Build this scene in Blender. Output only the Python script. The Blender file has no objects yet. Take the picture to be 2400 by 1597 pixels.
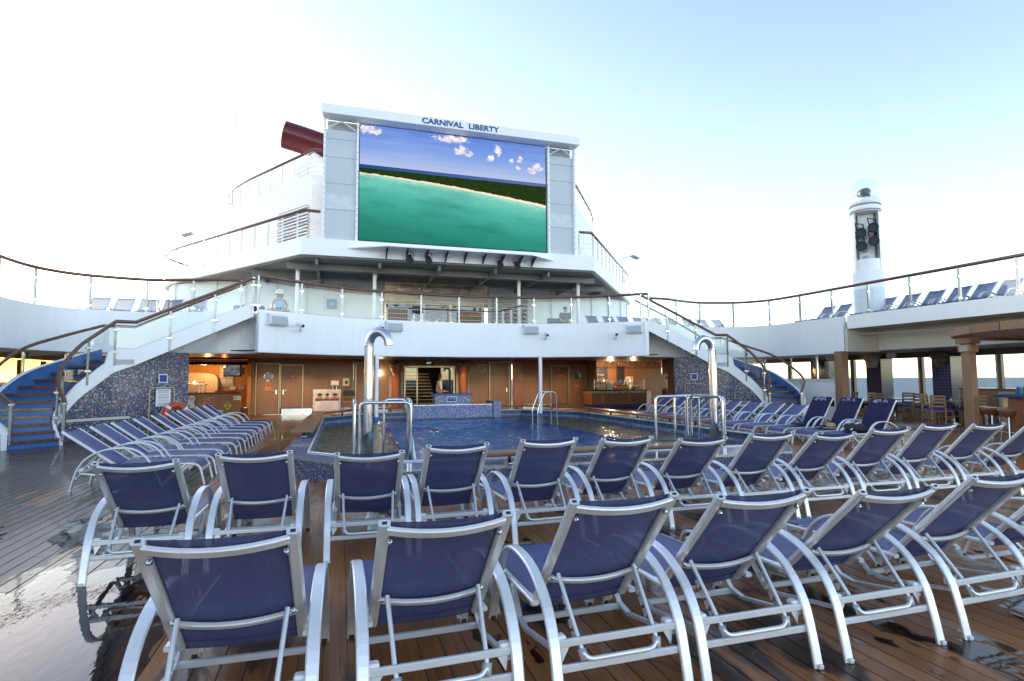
import bpy, math, random
import numpy as np
from mathutils import Vector, Matrix
random.seed(7)
S = bpy.context.scene
COL = S.collection
R = math.radians

# ---------------------------------------------------------------- camera
cam_d = bpy.data.cameras.new('camera'); cam = bpy.data.objects.new('camera', cam_d); COL.objects.link(cam)
S.camera = cam
cam_d.sensor_width = 36.0; cam_d.lens = 1309.7/2400*36; cam_d.clip_start = 0.05; cam_d.clip_end = 90000
yaw, pit, roll = .298516, .06919, -.00464
F_ = Vector((math.sin(yaw)*math.cos(pit), math.cos(yaw)*math.cos(pit), math.sin(pit)))
R0 = Vector((math.cos(yaw), -math.sin(yaw), 0)); U0 = R0.cross(F_)
R_ = R0*math.cos(roll)+U0*math.sin(roll); U_ = U0*math.cos(roll)-R0*math.sin(roll)
cam.matrix_world = Matrix(((R_.x,U_.x,-F_.x,0),(R_.y,U_.y,-F_.y,0),(R_.z,U_.z,-F_.z,1.55),(0,0,0,1)))

# ---------------------------------------------------------------- sky and sun
SUN_AZ, SUN_EL = R(-33), R(7)             # azimuth measured from +Y towards +X
W = bpy.data.worlds.new('World'); S.world = W; W.use_nodes = True
nt = W.node_tree; N = nt.nodes; L = nt.links
bg = N['Background']; bg.inputs['Strength'].default_value = 0.13
sky = N.new('ShaderNodeTexSky'); sky.sky_type = 'NISHITA'; sky.sun_disc = False
sky.sun_elevation = SUN_EL; sky.sun_rotation = SUN_AZ
sky.altitude = 30; sky.air_density = .6; sky.dust_density = .25; sky.ozone_density = .6
# thin bank of cloud low over the horizon, all round
tc = N.new('ShaderNodeTexCoord'); mp = N.new('ShaderNodeMapping'); mp.inputs['Scale'].default_value = (3, 3, 14)
nz = N.new('ShaderNodeTexNoise'); nz.inputs['Scale'].default_value = 2.2; nz.inputs['Detail'].default_value = 6
cr_ = N.new('ShaderNodeValToRGB'); cr_.color_ramp.elements[0].position = .46; cr_.color_ramp.elements[1].position = .72
sx = N.new('ShaderNodeSeparateXYZ'); mr = N.new('ShaderNodeMapRange')
mr.inputs['From Min'].default_value = .0; mr.inputs['From Max'].default_value = .22; mr.inputs['To Min'].default_value = .55; mr.inputs['To Max'].default_value = 0
mul = N.new('ShaderNodeMath'); mul.operation = 'MULTIPLY'
mixc = N.new('ShaderNodeMix'); mixc.data_type = 'RGBA'
hs = N.new('ShaderNodeHueSaturation'); hs.inputs['Saturation'].default_value = .25; hs.inputs['Value'].default_value = 1.25
L.new(tc.outputs['Generated'], mp.inputs['Vector']); L.new(mp.outputs[0], nz.inputs['Vector'])
L.new(nz.outputs['Fac'], cr_.inputs[0]); L.new(tc.outputs['Generated'], sx.inputs[0]); L.new(sx.outputs['Z'], mr.inputs['Value'])
L.new(cr_.outputs[0], mul.inputs[0]); L.new(mr.outputs[0], mul.inputs[1])
L.new(sky.outputs[0], hs.inputs['Color']); L.new(mul.outputs[0], mixc.inputs[0])
L.new(sky.outputs[0], mixc.inputs[6]); L.new(hs.outputs[0], mixc.inputs[7]); L.new(mixc.outputs[2], bg.inputs['Color'])
sd = bpy.data.lights.new('sun', 'SUN'); sd.energy = 2.0; sd.angle = R(.6); sd.color = (1, .80, .55)
sun = bpy.data.objects.new('sun', sd); COL.objects.link(sun)
sdir = Vector((math.sin(SUN_AZ)*math.cos(SUN_EL), math.cos(SUN_AZ)*math.cos(SUN_EL), math.sin(SUN_EL)))
sun.rotation_euler = (-sdir).to_track_quat('-Z', 'Y').to_euler(); sun.location = (-20, 20, 20)
S.view_settings.view_transform = 'Standard'; S.view_settings.look = 'None'; S.view_settings.gamma = 1
S.view_settings.use_curve_mapping = False
S.view_settings.exposure = 2.66
S.view_settings.use_white_balance = True; S.view_settings.white_balance_temperature = 7550; S.view_settings.white_balance_tint = 16
S.cycles.max_bounces = 10; S.cycles.transparent_max_bounces = 24; S.cycles.caustics_reflective = False; S.cycles.caustics_refractive = False
S.cycles.sample_clamp_indirect = 6
# ---------------------------------------------------------------- helpers
def wm(o):
    m = o.matrix_basis.copy()
    while o.parent: o = o.parent; m = o.matrix_basis @ m
    return m
def tag(o, label=None, cat=None, group=None, kind=None):
    if label: o['label'] = label
    if cat: o['category'] = cat
    if group: o['group'] = group
    if kind: o['kind'] = kind
    return o
def thing(name, loc, label, cat, group=None, rz=0):
    o = bpy.data.objects.new(name, None); COL.objects.link(o); o.location = loc; o.rotation_euler = (0, 0, rz)
    o.empty_display_size = .1
    return tag(o, label, cat, group)
def cr(pts, n=6):
    """Catmull-Rom through pts (tuples of any dimension)"""
    P = [np.array(p, float) for p in pts]; out = []
    for i in range(len(P)-1):
        p0 = P[i-1] if i else 2*P[0]-P[1]; p1, p2 = P[i], P[i+1]; p3 = P[i+2] if i+2 < len(P) else 2*P[-1]-P[-2]
        for k in range(n):
            t = k/n; out.append(.5*((2*p1)+(-p0+p2)*t+(2*p0-5*p1+4*p2-p3)*t*t+(-p0+3*p1-3*p2+p3)*t**3))
    out.append(P[-1]); return [tuple(float(c) for c in q) for q in out]
def resample(path, step):
    P = [np.array(p, float) for p in path]; d = [0]
    for a, b in zip(P, P[1:]): d.append(d[-1]+float(np.linalg.norm((b-a)[:2])))
    n = max(1, round(d[-1]/step)); out = []
    for k in range(n+1):
        s = d[-1]*k/n; i = max(0, min(len(P)-2, int(np.searchsorted(d, s, 'right'))-1))
        t = (s-d[i])/max(1e-9, d[i+1]-d[i]); out.append(tuple((P[i]*(1-t)+P[i+1]*t).tolist()))
    return out
class MB:
    def __init__(self): self.v = []; self.f = []; self.m = []; self.s = []
    def add(self, vs, fs, mi=0, sm=False):
        b = len(self.v); self.v += [tuple(map(float, q)) for q in vs]
        for f in fs: self.f.append(tuple(b+i for i in f)); self.m.append(mi); self.s.append(sm)
        return self
    def box(self, c, s, rz=0, mi=0, bev=0, M=None):
        x, y, z = s[0]/2, s[1]/2, s[2]/2; b = min(bev, x*.9, y*.9, z*.9)
        if b <= 0:
            vs = [(i*x, j*y, k*z) for k in (-1, 1) for j in (-1, 1) for i in (-1, 1)]
            fs = [(0,2,3,1),(4,5,7,6),(0,1,5,4),(2,6,7,3),(0,4,6,2),(1,3,7,5)]
        else:
            vs = []; ix = {}
            def V(p):
                p = tuple(round(q, 6) for q in p)
                if p not in ix: ix[p] = len(vs); vs.append(p)
                return ix[p]
            fs = []
            H = (x, y, z)
            for a in range(3):
                for sg in (-1, 1):
                    u, w = (a+1) % 3, (a+2) % 3; q = []
                    for su, sw in ((-1,-1),(1,-1),(1,1),(-1,1)):
                        p = [0,0,0]; p[a] = sg*H[a]; p[u] = su*(H[u]-b); p[w] = sw*(H[w]-b); q.append(V(p))
                    fs.append(tuple(q if sg > 0 else q[::-1]))
            for a in range(3):       # edges along axis a
                u, w = (a+1) % 3, (a+2) % 3
                for su in (-1, 1):
                    for sw in (-1, 1):
                        def P(sa, onu):
                            p = [0,0,0]; p[a] = sa*(H[a]-b); p[u] = su*(H[u] if onu else H[u]-b); p[w] = sw*(H[w]-b if onu else H[w]); return V(p)
                        q = [P(-1, True), P(1, True), P(1, False), P(-1, False)]
                        fs.append(tuple(q if su*sw < 0 else q[::-1]))
            for sx_ in (-1, 1):
                for sy_ in (-1, 1):
                    for sz_ in (-1, 1):
                        q = [V((sx_*x, sy_*(y-b), sz_*(z-b))), V((sx_*(x-b), sy_*y, sz_*(z-b))), V((sx_*(x-b), sy_*(y-b), sz_*z))]
                        fs.append(tuple(q if sx_*sy_*sz_ > 0 else q[::-1]))
        if M is None: M = Matrix.Translation(c) @ Matrix.Rotation(rz, 4, 'Z')
        return self.add([M @ Vector(q) for q in vs], fs, mi)
    def sweep(self, path, prof, up=(0,0,1), mi=0, sm=False, closed=False, caps=True, fixed=False):
        P = [Vector(p) for p in path]; n = len(P); up = Vector(up); rings = []; prev = None
        for i in range(n):
            a = P[i-1] if (i or closed) else P[0]; b = P[(i+1) % n] if (i < n-1 or closed) else P[-1]
            t = (b-a).normalized()
            if prev is None or fixed:
                s = t.cross(up)
                if s.length < 1e-4: s = t.cross(Vector((1, 0, 0)))
            else: s = prev - t*prev.dot(t)
            s.normalize(); prev = s; w = s.cross(t)
            k = 1.0
            if 0 < i < n-1 or closed:
                c = (P[i]-a).normalized().dot((b-P[i]).normalized()); k = 1/max(.5, math.sqrt(max(.25, (1+c)/2)))
            rings.append([P[i]+s*(x*k)+w*y for x, y in prof])
        m = len(prof); vs = [q for r in rings for q in r]; fs = []
        for i in range(n if closed else n-1):
            for j in range(m):
                a, b = i*m+j, i*m+(j+1) % m; c, d = ((i+1) % n)*m+(j+1) % m, ((i+1) % n)*m+j
                fs.append((a, b, c, d))
        self.add(vs, fs, mi, sm)
        if caps and not closed:
            self.add(rings[0], [tuple(range(m))[::-1]], mi); self.add(rings[-1], [tuple(range(m))], mi)
        return self
    def tube(self, path, r, n=8, mi=0, closed=False, caps=True):
        return self.sweep(path, [(r*math.cos(2*math.pi*k/n), r*math.sin(2*math.pi*k/n)) for k in range(n)], mi=mi, sm=True, closed=closed, caps=caps)
    def bar(self, path, w, h, up=(0,0,1), mi=0, closed=False, fixed=True, c=0.0):
        a, b = w/2, h/2
        pr = [(-a,-b),(a,-b),(a,b),(-a,b)] if c <= 0 else [(-a+c,-b),(a-c,-b),(a,-b+c),(a,b-c),(a-c,b),(-a+c,b),(-a,b-c),(-a,-b+c)]
        return self.sweep(path, pr, up, mi, closed=closed, fixed=fixed)
    def lathe(self, prof, c=(0,0,0), n=16, mi=0, M=None, sm=True, arc=(0, 2*math.pi)):
        full = abs(arc[1]-arc[0]-2*math.pi) < 1e-6; k = n if full else n+1; vs = []; fs = []
        for r, z in prof:
            for j in range(k):
                a = arc[0]+(arc[1]-arc[0])*j/n; vs.append(Vector((r*math.cos(a), r*math.sin(a), z)))
        for i in range(len(prof)-1):
            for j in range(n):
                b = (j+1) % k; fs.append((i*k+j, i*k+b, (i+1)*k+b, (i+1)*k+j))
        M = M if M is not None else Matrix.Translation(c)
        return self.add([M @ q for q in vs], fs, mi, sm)
    def prism(self, poly, z0, z1, mi=0, top=None):
        n = len(poly); a = sum(poly[i][0]*poly[(i+1) % n][1]-poly[(i+1) % n][0]*poly[i][1] for i in range(n))
        if a < 0: poly = poly[::-1]
        f0 = (lambda i: z0[i]) if hasattr(z0, '__len__') else (lambda i: z0)
        vs = [(p[0], p[1], z0) for p in poly]+[(p[0], p[1], z1) for p in poly]
        fs = [tuple(range(n))[::-1], tuple(range(n, 2*n))]+[(i, (i+1) % n, n+(i+1) % n, n+i) for i in range(n)]
        return self.add(vs, fs, mi)
    def ribbon(self, path, z0, z1, th=.1, mi=0, side=1, sm=False):
        """thick wall standing on a plan path; z0, z1 numbers or lists; side: which way the thickness goes"""
        P = [Vector((p[0], p[1])) for p in path]; n = len(P); g = (lambda z, i: z[i] if hasattr(z, '__len__') else z); vs = []
        for i in range(n):
            t = (P[min(n-1, i+1)]-P[max(0, i-1)]).normalized(); nn = Vector((-t.y, t.x))*side*th; q = P[i]+nn
            vs += [(P[i].x, P[i].y, g(z0, i)), (P[i].x, P[i].y, g(z1, i)), (q.x, q.y, g(z1, i)), (q.x, q.y, g(z0, i))]
        fs = []
        for i in range(n-1):
            b, d = i*4, (i+1)*4
            for j in range(4):
                q = (b+j, b+(j+1) % 4, d+(j+1) % 4, d+j); fs.append(q if side < 0 else q[::-1])
        self.add(vs, fs, mi, sm)
        e = (n-1)*4
        return self.add(vs[:4], [(0,1,2,3) if side > 0 else (3,2,1,0)], mi).add(vs[e:], [(3,2,1,0) if side > 0 else (0,1,2,3)], mi)
    def quad(self, a, b, c, d, mi=0): return self.add([a, b, c, d], [(0,1,2,3)], mi)
    def mesh(self, name, mats, off):
        me = bpy.data.meshes.new(name); v = np.array(self.v, float)-np.array(off)
        me.from_pydata(v.tolist(), [], self.f)
        for m in (mats if isinstance(mats, (list, tuple)) else [mats]): me.materials.append(m)
        me.polygons.foreach_set('material_index', self.m); me.polygons.foreach_set('use_smooth', self.s)
        uv = me.uv_layers.new(name='UVMap'); co = np.array(self.v, float)
        nl = len(me.loops); vi = np.empty(nl, int); me.loops.foreach_get('vertex_index', vi)
        npoly = len(me.polygons); nr = np.empty(npoly*3); me.polygons.foreach_get('normal', nr); nr = nr.reshape(-1, 3)
        lt = np.empty(npoly, int); me.polygons.foreach_get('loop_total', lt); pn = np.repeat(nr, lt, axis=0); p = co[vi]
        h = np.hypot(pn[:, 0], pn[:, 1])+1e-9; tx, ty = -pn[:, 1]/h, pn[:, 0]/h
        flat = np.abs(pn[:, 2]) > .8
        u = np.where(flat, p[:, 0], p[:, 0]*tx+p[:, 1]*ty); w = np.where(flat, p[:, 1], p[:, 2])
        uv.data.foreach_set('uv', np.stack([u, w], 1).ravel()); me.update()
        return me
    def build(self, name, mats, parent=None, local=False, **kw):
        if parent is not None and not local:
            iv = wm(parent).inverted(); self.v = [tuple(iv @ Vector(q)) for q in self.v]
        a = np.array(self.v); lo, hi = a.min(0), a.max(0); off = ((lo[0]+hi[0])/2, (lo[1]+hi[1])/2, lo[2])
        o = bpy.data.objects.new(name, self.mesh(name, mats, off)); COL.objects.link(o); o.location = off; o.parent = parent
        return tag(o, **kw)
def copy_tree(o, parent=None):
    c = o.copy(); COL.objects.link(c); c.parent = parent
    for ch in list(o.children): copy_tree(ch, c)
    return c
def text(name, s, size, mat, M, parent, ext=.004, align='CENTER', bold=0, xs=1.0):
    cu = bpy.data.curves.new(name, 'FONT'); cu.body = s; cu.size = size; cu.extrude = ext; cu.align_x = align; cu.align_y = 'CENTER'
    cu.offset = bold; cu.resolution_u = 2; cu.space_character = 1.02
    t = bpy.data.objects.new(name, cu); COL.objects.link(t); bpy.context.view_layer.update()
    me = bpy.data.meshes.new_from_object(t.evaluated_get(bpy.context.evaluated_depsgraph_get())); bpy.data.objects.remove(t)
    me.transform(Matrix.Scale(xs, 4, (1, 0, 0)))
    me.materials.clear(); me.materials.append(mat)
    o = bpy.data.objects.new(name, me); COL.objects.link(o); o.parent = parent
    o.matrix_basis = (wm(parent).inverted() @ M) if parent else M
    return o
FRONT = Matrix.Rotation(math.pi/2, 4, 'X')          # text plane facing -Y
def face(x, y, z, rz=0): return Matrix.Translation((x, y, z)) @ Matrix.Rotation(rz, 4, 'Z') @ FRONT

# ---------------------------------------------------------------- materials
class NT:
    def __init__(self, name):
        self.mat = bpy.data.materials.new(name); self.mat.use_nodes = True; self.t = self.mat.node_tree
        self.b = self.t.nodes['Principled BSDF']; self.o = self.t.nodes['Material Output']
    def n(self, ty, **kw):
        x = self.t.nodes.new('ShaderNode'+ty)
        for k, v in kw.items():
            if k in x.inputs: x.inputs[k].default_value = v
            else: setattr(x, k, v)
        return x
    def l(self, a, b): self.t.links.new(a, b)
    def math(self, op, a, b=None, c=None):
        x = self.n('Math', operation=op)
        for i, q in enumerate((a, b, c)):
            if q is None: continue
            if isinstance(q, (int, float)): x.inputs[i].default_value = q
            else: self.l(q, x.inputs[i])
        return x.outputs[0]
    def mix(self, f, a, b):
        x = self.n('Mix', data_type='RGBA')
        for i, q in ((0, f), (6, a), (7, b)):
            if isinstance(q, (int, float)): x.inputs[i].default_value = q
            elif isinstance(q, tuple): x.inputs[i].default_value = (*q, 1) if len(q) == 3 else q
            else: self.l(q, x.inputs[i])
        return x.outputs[2]
    def ramp(self, f, stops, interp='LINEAR'):
        x = self.n('ValToRGB'); r = x.color_ramp; r.interpolation = interp
        while len(r.elements) < len(stops): r.elements.new(.5)
        for e, (p, c) in zip(r.elements, stops):
            e.position = p; e.color = (*c, 1) if isinstance(c, tuple) else (c, c, c, 1)
        self.l(f, x.inputs[0]); return x.outputs[0]
    def coord(self, k): return self.n('TexCoord').outputs[k]
    def pos(self): return self.n('NewGeometry').outputs['Position']
    def noise(self, vec, sc, det=4, rough=.5, dist=0):
        x = self.n('TexNoise', Scale=sc, Detail=det, Roughness=rough, Distortion=dist); self.l(vec, x.inputs['Vector']); return x.outputs['Fac']
    def map(self, vec, s=(1,1,1), r=(0,0,0), loc=(0,0,0)):
        x = self.n('Mapping', Scale=s, Rotation=r, Location=loc); self.l(vec, x.inputs['Vector']); return x.outputs[0]
    def bump(self, h, st=.3, d=.01):
        x = self.n('Bump', Strength=st, Distance=d); self.l(h, x.inputs['Height']); self.l(x.outputs[0], self.b.inputs['Normal']); return x.outputs[0]
    def set(self, **kw):
        for k, v in kw.items():
            k = k.replace('_', ' '); i = self.b.inputs[k]
            if isinstance(v, (int, float)): i.default_value = v
            elif isinstance(v, tuple): i.default_value = (*v, 1) if len(v) == 3 else v
            else: self.l(v, i)
        return self
def pm(name, col, rough=.5, metal=0., var=.12, sc=3., bump=0., bsc=60., coat=0., rvar=.1, spec=.5, stretch=(1,1,1)):
    t = NT(name); v = t.map(t.coord('Object'), stretch); f = t.noise(v, sc, 5, .6)
    lo = tuple(c*(1-var) for c in col); hi = tuple(min(1, c*(1+var)) for c in col)
    t.set(Base_Color=t.ramp(f, [(.3, lo), (.7, hi)]), Metallic=metal, Coat_Weight=coat, Coat_Roughness=.08)
    t.b.inputs['Specular IOR Level'].default_value = spec
    f2 = t.noise(v, sc*2.7, 4, .6); t.set(Roughness=t.ramp(f2, [(.25, max(.02, rough-rvar)), (.75, min(1, rough+rvar))]))
    if bump: t.bump(t.noise(v, bsc, 3), bump, .004)
    return t.mat
def wood(name, a, b, rough=.35, coat=.2, sc=1., axis='Z'):
    t = NT(name); s = {'X': (1.2, 14, 14), 'Y': (14, 1.2, 14), 'Z': (14, 14, 1.2)}[axis]
    v = t.map(t.coord('Object'), tuple(q*sc for q in s)); f = t.noise(v, 1.6, 6, .65, .6); g = t.noise(t.coord('Object'), .7, 3)
    t.set(Base_Color=t.mix(t.math('MULTIPLY', g, .5), t.ramp(f, [(.3, a), (.72, b)]), tuple(q*.6 for q in a)), Roughness=t.ramp(f, [(.2, rough-.08), (.8, rough+.12)]), Coat_Weight=coat, Coat_Roughness=.12)
    t.bump(f, .12, .003); return t.mat
def mosaic(name, stops, size=.026, grout=(.25,.26,.28), seed=0, rough=.15):
    t = NT(name); u = t.map(t.coord('UV'), (1/size, 1/size, 1), loc=(seed, seed*.37, 0))
    fl = t.n('VectorMath', operation='FLOOR'); t.l(u, fl.inputs[0]); wn = t.n('TexWhiteNoise', noise_dimensions='2D'); t.l(fl.outputs[0], wn.inputs['Vector'])
    fr = t.n('VectorMath', operation='FRACTION'); t.l(u, fr.inputs[0]); sp = t.n('SeparateXYZ'); t.l(fr.outputs[0], sp.inputs[0])
    ex = t.math('MINIMUM', t.math('MINIMUM', sp.outputs[0], t.math('SUBTRACT', 1, sp.outputs[0])), t.math('MINIMUM', sp.outputs[1], t.math('SUBTRACT', 1, sp.outputs[1])))
    g = t.math('GREATER_THAN', ex, .06)
    c = t.mix(g, grout, t.ramp(wn.outputs['Value'], stops, 'CONSTANT'))
    big = t.noise(t.coord('UV'), 1.1, 3); c = t.mix(t.math('MULTIPLY', big, .35), c, (.05,.06,.12))
    t.set(Base_Color=c, Roughness=t.math('ADD', rough, t.math('MULTIPLY', t.math('SUBTRACT', 1, g), .4))); t.b.inputs['Specular IOR Level'].default_value = .6
    return t.mat
WHITE = pm('white_ship_paint', (.89,.895,.90), .32, var=.022, sc=2.2, spec=.4, stretch=(1.2,1.2,.15), bump=.04, bsc=3)
WHITEM = pm('white_paint_matt', (.80,.81,.82), .5, var=.04, sc=1.2)
CREAM = pm('cream_ceiling_panel', (.62,.58,.50), .5, var=.05, sc=1)
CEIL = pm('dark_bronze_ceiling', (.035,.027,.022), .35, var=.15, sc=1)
SILVER = pm('silver_powder_coat', (.72,.74,.77), .34, .45, var=.05, sc=4, bump=.05, bsc=400, rvar=.06)
STEEL = pm('polished_stainless_steel', (.66,.67,.68), .17, 1., var=.06, sc=6, rvar=.08, stretch=(1,1,.2))
CHROME = pm('bright_clamp_steel', (.75,.75,.74), .2, 1., var=.03)
BRASS = pm('brushed_brass_trim', (.50,.40,.24), .35, .8, var=.08)
BLACK = pm('black_lamp_metal', (.012,.013,.016), .4, var=.2)
RUBBER = pm('black_rubber', (.02,.02,.02), .8)
HAND = wood('varnished_handrail', (.10,.036,.016), (.20,.078,.034), .25, .5, 1, 'X')
TEAK = wood('teak_bench', (.20,.085,.035), (.36,.17,.075), .3, .4, 1, 'Y')
TEAKX = wood('teak_bench_across', (.20,.085,.035), (.36,.17,.075), .3, .4, 1, 'X')
WALLW = wood('brown_veneer_wall', (.24,.135,.070), (.32,.19,.105), .42, .1, .5, 'Z')
DOORW = wood('door_veneer', (.20,.11,.058), (.27,.155,.085), .38, .15, .6, 'Z')
REDW = wood('red_cherry_wood', (.22,.075,.03), (.36,.14,.06), .35, .25, .7, 'Z')
LIGHTW = wood('honey_pine', (.36,.17,.07), (.52,.28,.12), .4, .15, .7, 'Z')
PERG = wood('pergola_timber', (.27,.13,.07), (.37,.20,.115), .5, 0, .5, 'Z')
BLUEP = pm('blue_stair_paint', (.035,.14,.38), .4, var=.12, sc=3)
TEAL = pm('teal_pool_steel', (.02,.09,.15), .3, var=.2, sc=2)
NAVY = pm('navy_cushion', (.015,.03,.14), .8, var=.2, sc=6, bump=.2)
CUSH = pm('bright_blue_cushion', (.03,.10,.42), .8, var=.2, sc=6, bump=.2)
DARKCL = pm('dark_cloth', (.03,.03,.035), .9, var=.3, sc=9, bump=.3)
GREENV = pm('dark_green_vinyl', (.012,.03,.022), .5, var=.2)
RED = pm('funnel_red_paint', (.10,.005,.008), .3, var=.1, sc=1)
ORD = ['first','second','third','fourth','fifth','sixth','seventh','eighth','ninth','tenth','eleventh','twelfth','thirteenth']
ORANGE = pm('lifebuoy_orange', (.62,.075,.025), .55, var=.12, sc=4)
REDSIGN = pm('sign_red', (.42,.02,.03), .5, var=.05)
YELLOW = pm('sign_yellow', (.72,.45,.08), .5, var=.06)
BLUESIGN = pm('sign_blue', (.02,.045,.25), .45, var=.05)
PAPER = pm('paper_white', (.78,.79,.80), .7, var=.04)
INK = pm('ink_dark', (.02,.02,.025), .7)
INKB = pm('ink_blue', (.03,.09,.28), .6)
TAN = pm('tan_straw', (.48,.33,.17), .85, var=.15, sc=20, bump=.3)
SKIN = pm('skin', (.45,.24,.16), .55, var=.08, sc=8)
SHIRTB = pm('light_blue_top', (.30,.50,.75), .85, var=.08)
SHIRTW = pm('white_cotton', (.72,.70,.66), .85, var=.06)
KHAKI = pm('khaki_cloth', (.22,.15,.08), .85, var=.1)
HAIRM = pm('dark_hair', (.03,.02,.015), .6)
ORANGEWALL = pm('orange_bar_wall', (.42,.18,.045), .55, var=.12, sc=5, bump=.1, bsc=25)
CREAMBUS = pm('cream_vehicle_panel', (.60,.48,.34), .3, var=.05)
REDTOP = pm('red_counter_top', (.20,.012,.016), .2, var=.08)
GRAN = pm('black_granite', (.015,.015,.018), .12, var=.4, sc=60)
STONE = pm('speckled_stone', (.42,.36,.30), .5, var=.25, sc=30)
TERRA = wood('terracotta_vase', (.34,.11,.05), (.42,.16,.08), .4, .2, .5, 'Z')
POSTM = pm('satin_rail_steel', (.36,.37,.38), .3, .9, var=.1)
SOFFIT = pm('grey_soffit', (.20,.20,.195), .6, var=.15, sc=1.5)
GREY = pm('grey_panel', (.34,.38,.42), .5, var=.06, sc=1)
GREYP = pm('pale_grey_mesh', (.54,.59,.62), .6, var=.05, sc=.7)
LIGHTGREY = pm('loudspeaker_grille', (.42,.45,.47), .6, var=.06, sc=30, bump=.4, bsc=300)
IRON = pm('wrought_iron', (.012,.012,.014), .45)
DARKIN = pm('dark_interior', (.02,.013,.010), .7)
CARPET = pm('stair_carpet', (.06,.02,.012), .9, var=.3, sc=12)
WINFR = pm('bronze_window_frame', (.16,.13,.10), .35, .4, var=.08)
CAFEFLOOR = pm('cafe_floor_disc', (.17,.13,.10), .35, var=.2, sc=2)
GREENC = pm('green_hanging_cloth', (.10,.45,.30), .8, var=.15)
BLUESTOPS = [(0,(.03,.05,.20)),(.26,(.06,.09,.30)),(.44,(.11,.13,.34)),(.56,(.10,.12,.19)),(.66,(.26,.28,.40)),(.74,(.42,.45,.55)),(.80,(.20,.30,.12)),(.88,(.34,.13,.05)),(.93,(.45,.38,.22)),(.97,(.03,.03,.06))]
MOS = mosaic('blue_mosaic', BLUESTOPS, .03)
MOSD = mosaic('stair_mosaic', [(0,(.05,.055,.15)),(.25,(.09,.10,.23)),(.42,(.09,.075,.09)),(.56,(.20,.20,.28)),(.70,(.50,.52,.55)),(.81,(.30,.33,.15)),(.90,(.34,.16,.09)),(.96,(.10,.10,.17))], .036, (.11,.10,.12), 3)
MOSL = mosaic('light_blue_mosaic', [(0,(.07,.10,.36)),(.3,(.12,.16,.46)),(.55,(.22,.26,.52)),(.7,(.5,.52,.6)),(.78,(.34,.42,.2)),(.88,(.4,.2,.13)),(.93,(.6,.6,.55))], .03, (.3,.33,.42), 5)
MOST = mosaic('wet_coaming_mosaic', [(0,(.14,.17,.34)),(.3,(.2,.24,.40)),(.55,(.32,.36,.48)),(.75,(.45,.48,.5)),(.86,(.3,.36,.26)),(.93,(.36,.24,.2))], .026, (.32,.34,.4), 8, .06)
NTILE = mosaic('navy_square_tile', [(0,(.012,.012,.10)),(.5,(.02,.02,.15)),(.8,(.03,.025,.11))], .105, (.10,.08,.08), 2, .12)
def _glass(name, tint, f0=.045, gain=1.0, rough=0.0, edge=1.0):
    t = NT(name); g = t.n('NewGeometry'); dt = t.n('VectorMath', operation='DOT_PRODUCT'); t.l(g.outputs['Normal'], dt.inputs[0]); t.l(g.outputs['Incoming'], dt.inputs[1])
    c = t.math('SUBTRACT', 1, t.math('ABSOLUTE', dt.outputs['Value'])); fr = t.math('ADD', f0, t.math('MULTIPLY', t.math('POWER', c, 5.), (1-f0)*edge))
    tr = t.n('BsdfTransparent'); tr.inputs[0].default_value = (*tint, 1); gl = t.n('BsdfGlossy', Roughness=rough); gl.inputs[0].default_value = (gain, gain, gain, 1)
    mx = t.n('MixShader'); t.l(fr, mx.inputs[0]); t.l(tr.outputs[0], mx.inputs[1]); t.l(gl.outputs[0], mx.inputs[2]); t.l(mx.outputs[0], t.o.inputs[0]); return t.mat
GLASS = _glass('balustrade_glass', (.925,.965,.96), .04)
WGLASS = _glass('window_glass', (.94,.97,.965))
TINT = _glass('sun_gold_glass', (.44,.37,.25), .10)  # golden sunlight in the port windows is put into the glass tint
def emit(name, col, st):
    t = NT(name); e = t.n('Emission', Strength=st); e.inputs[0].default_value = (*col, 1); t.l(e.outputs[0], t.o.inputs[0]); return t.mat
BULB = emit('lit_lamp', (1, .78, .5), 1.2)
DIM = emit('dim_lens', (1, .75, .45), .25)
REDBULB = emit('lit_red_lamp', (1, .12, .03), 5)
def downspot(loc, watt, col):
    d = bpy.data.lights.new('bulb', 'SPOT'); d.energy = watt; d.color = col; d.shadow_soft_size = .18; d.spot_size = R(130); d.spot_blend = .8
    o = bpy.data.objects.new('bulb', d); COL.objects.link(o); o.location = loc; return o
def lamp(loc, watt, col, r=.05):
    d = bpy.data.lights.new('bulb', 'POINT'); d.energy = watt; d.color = col; d.shadow_soft_size = r
    o = bpy.data.objects.new('bulb', d); COL.objects.link(o); o.location = loc; return o
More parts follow.
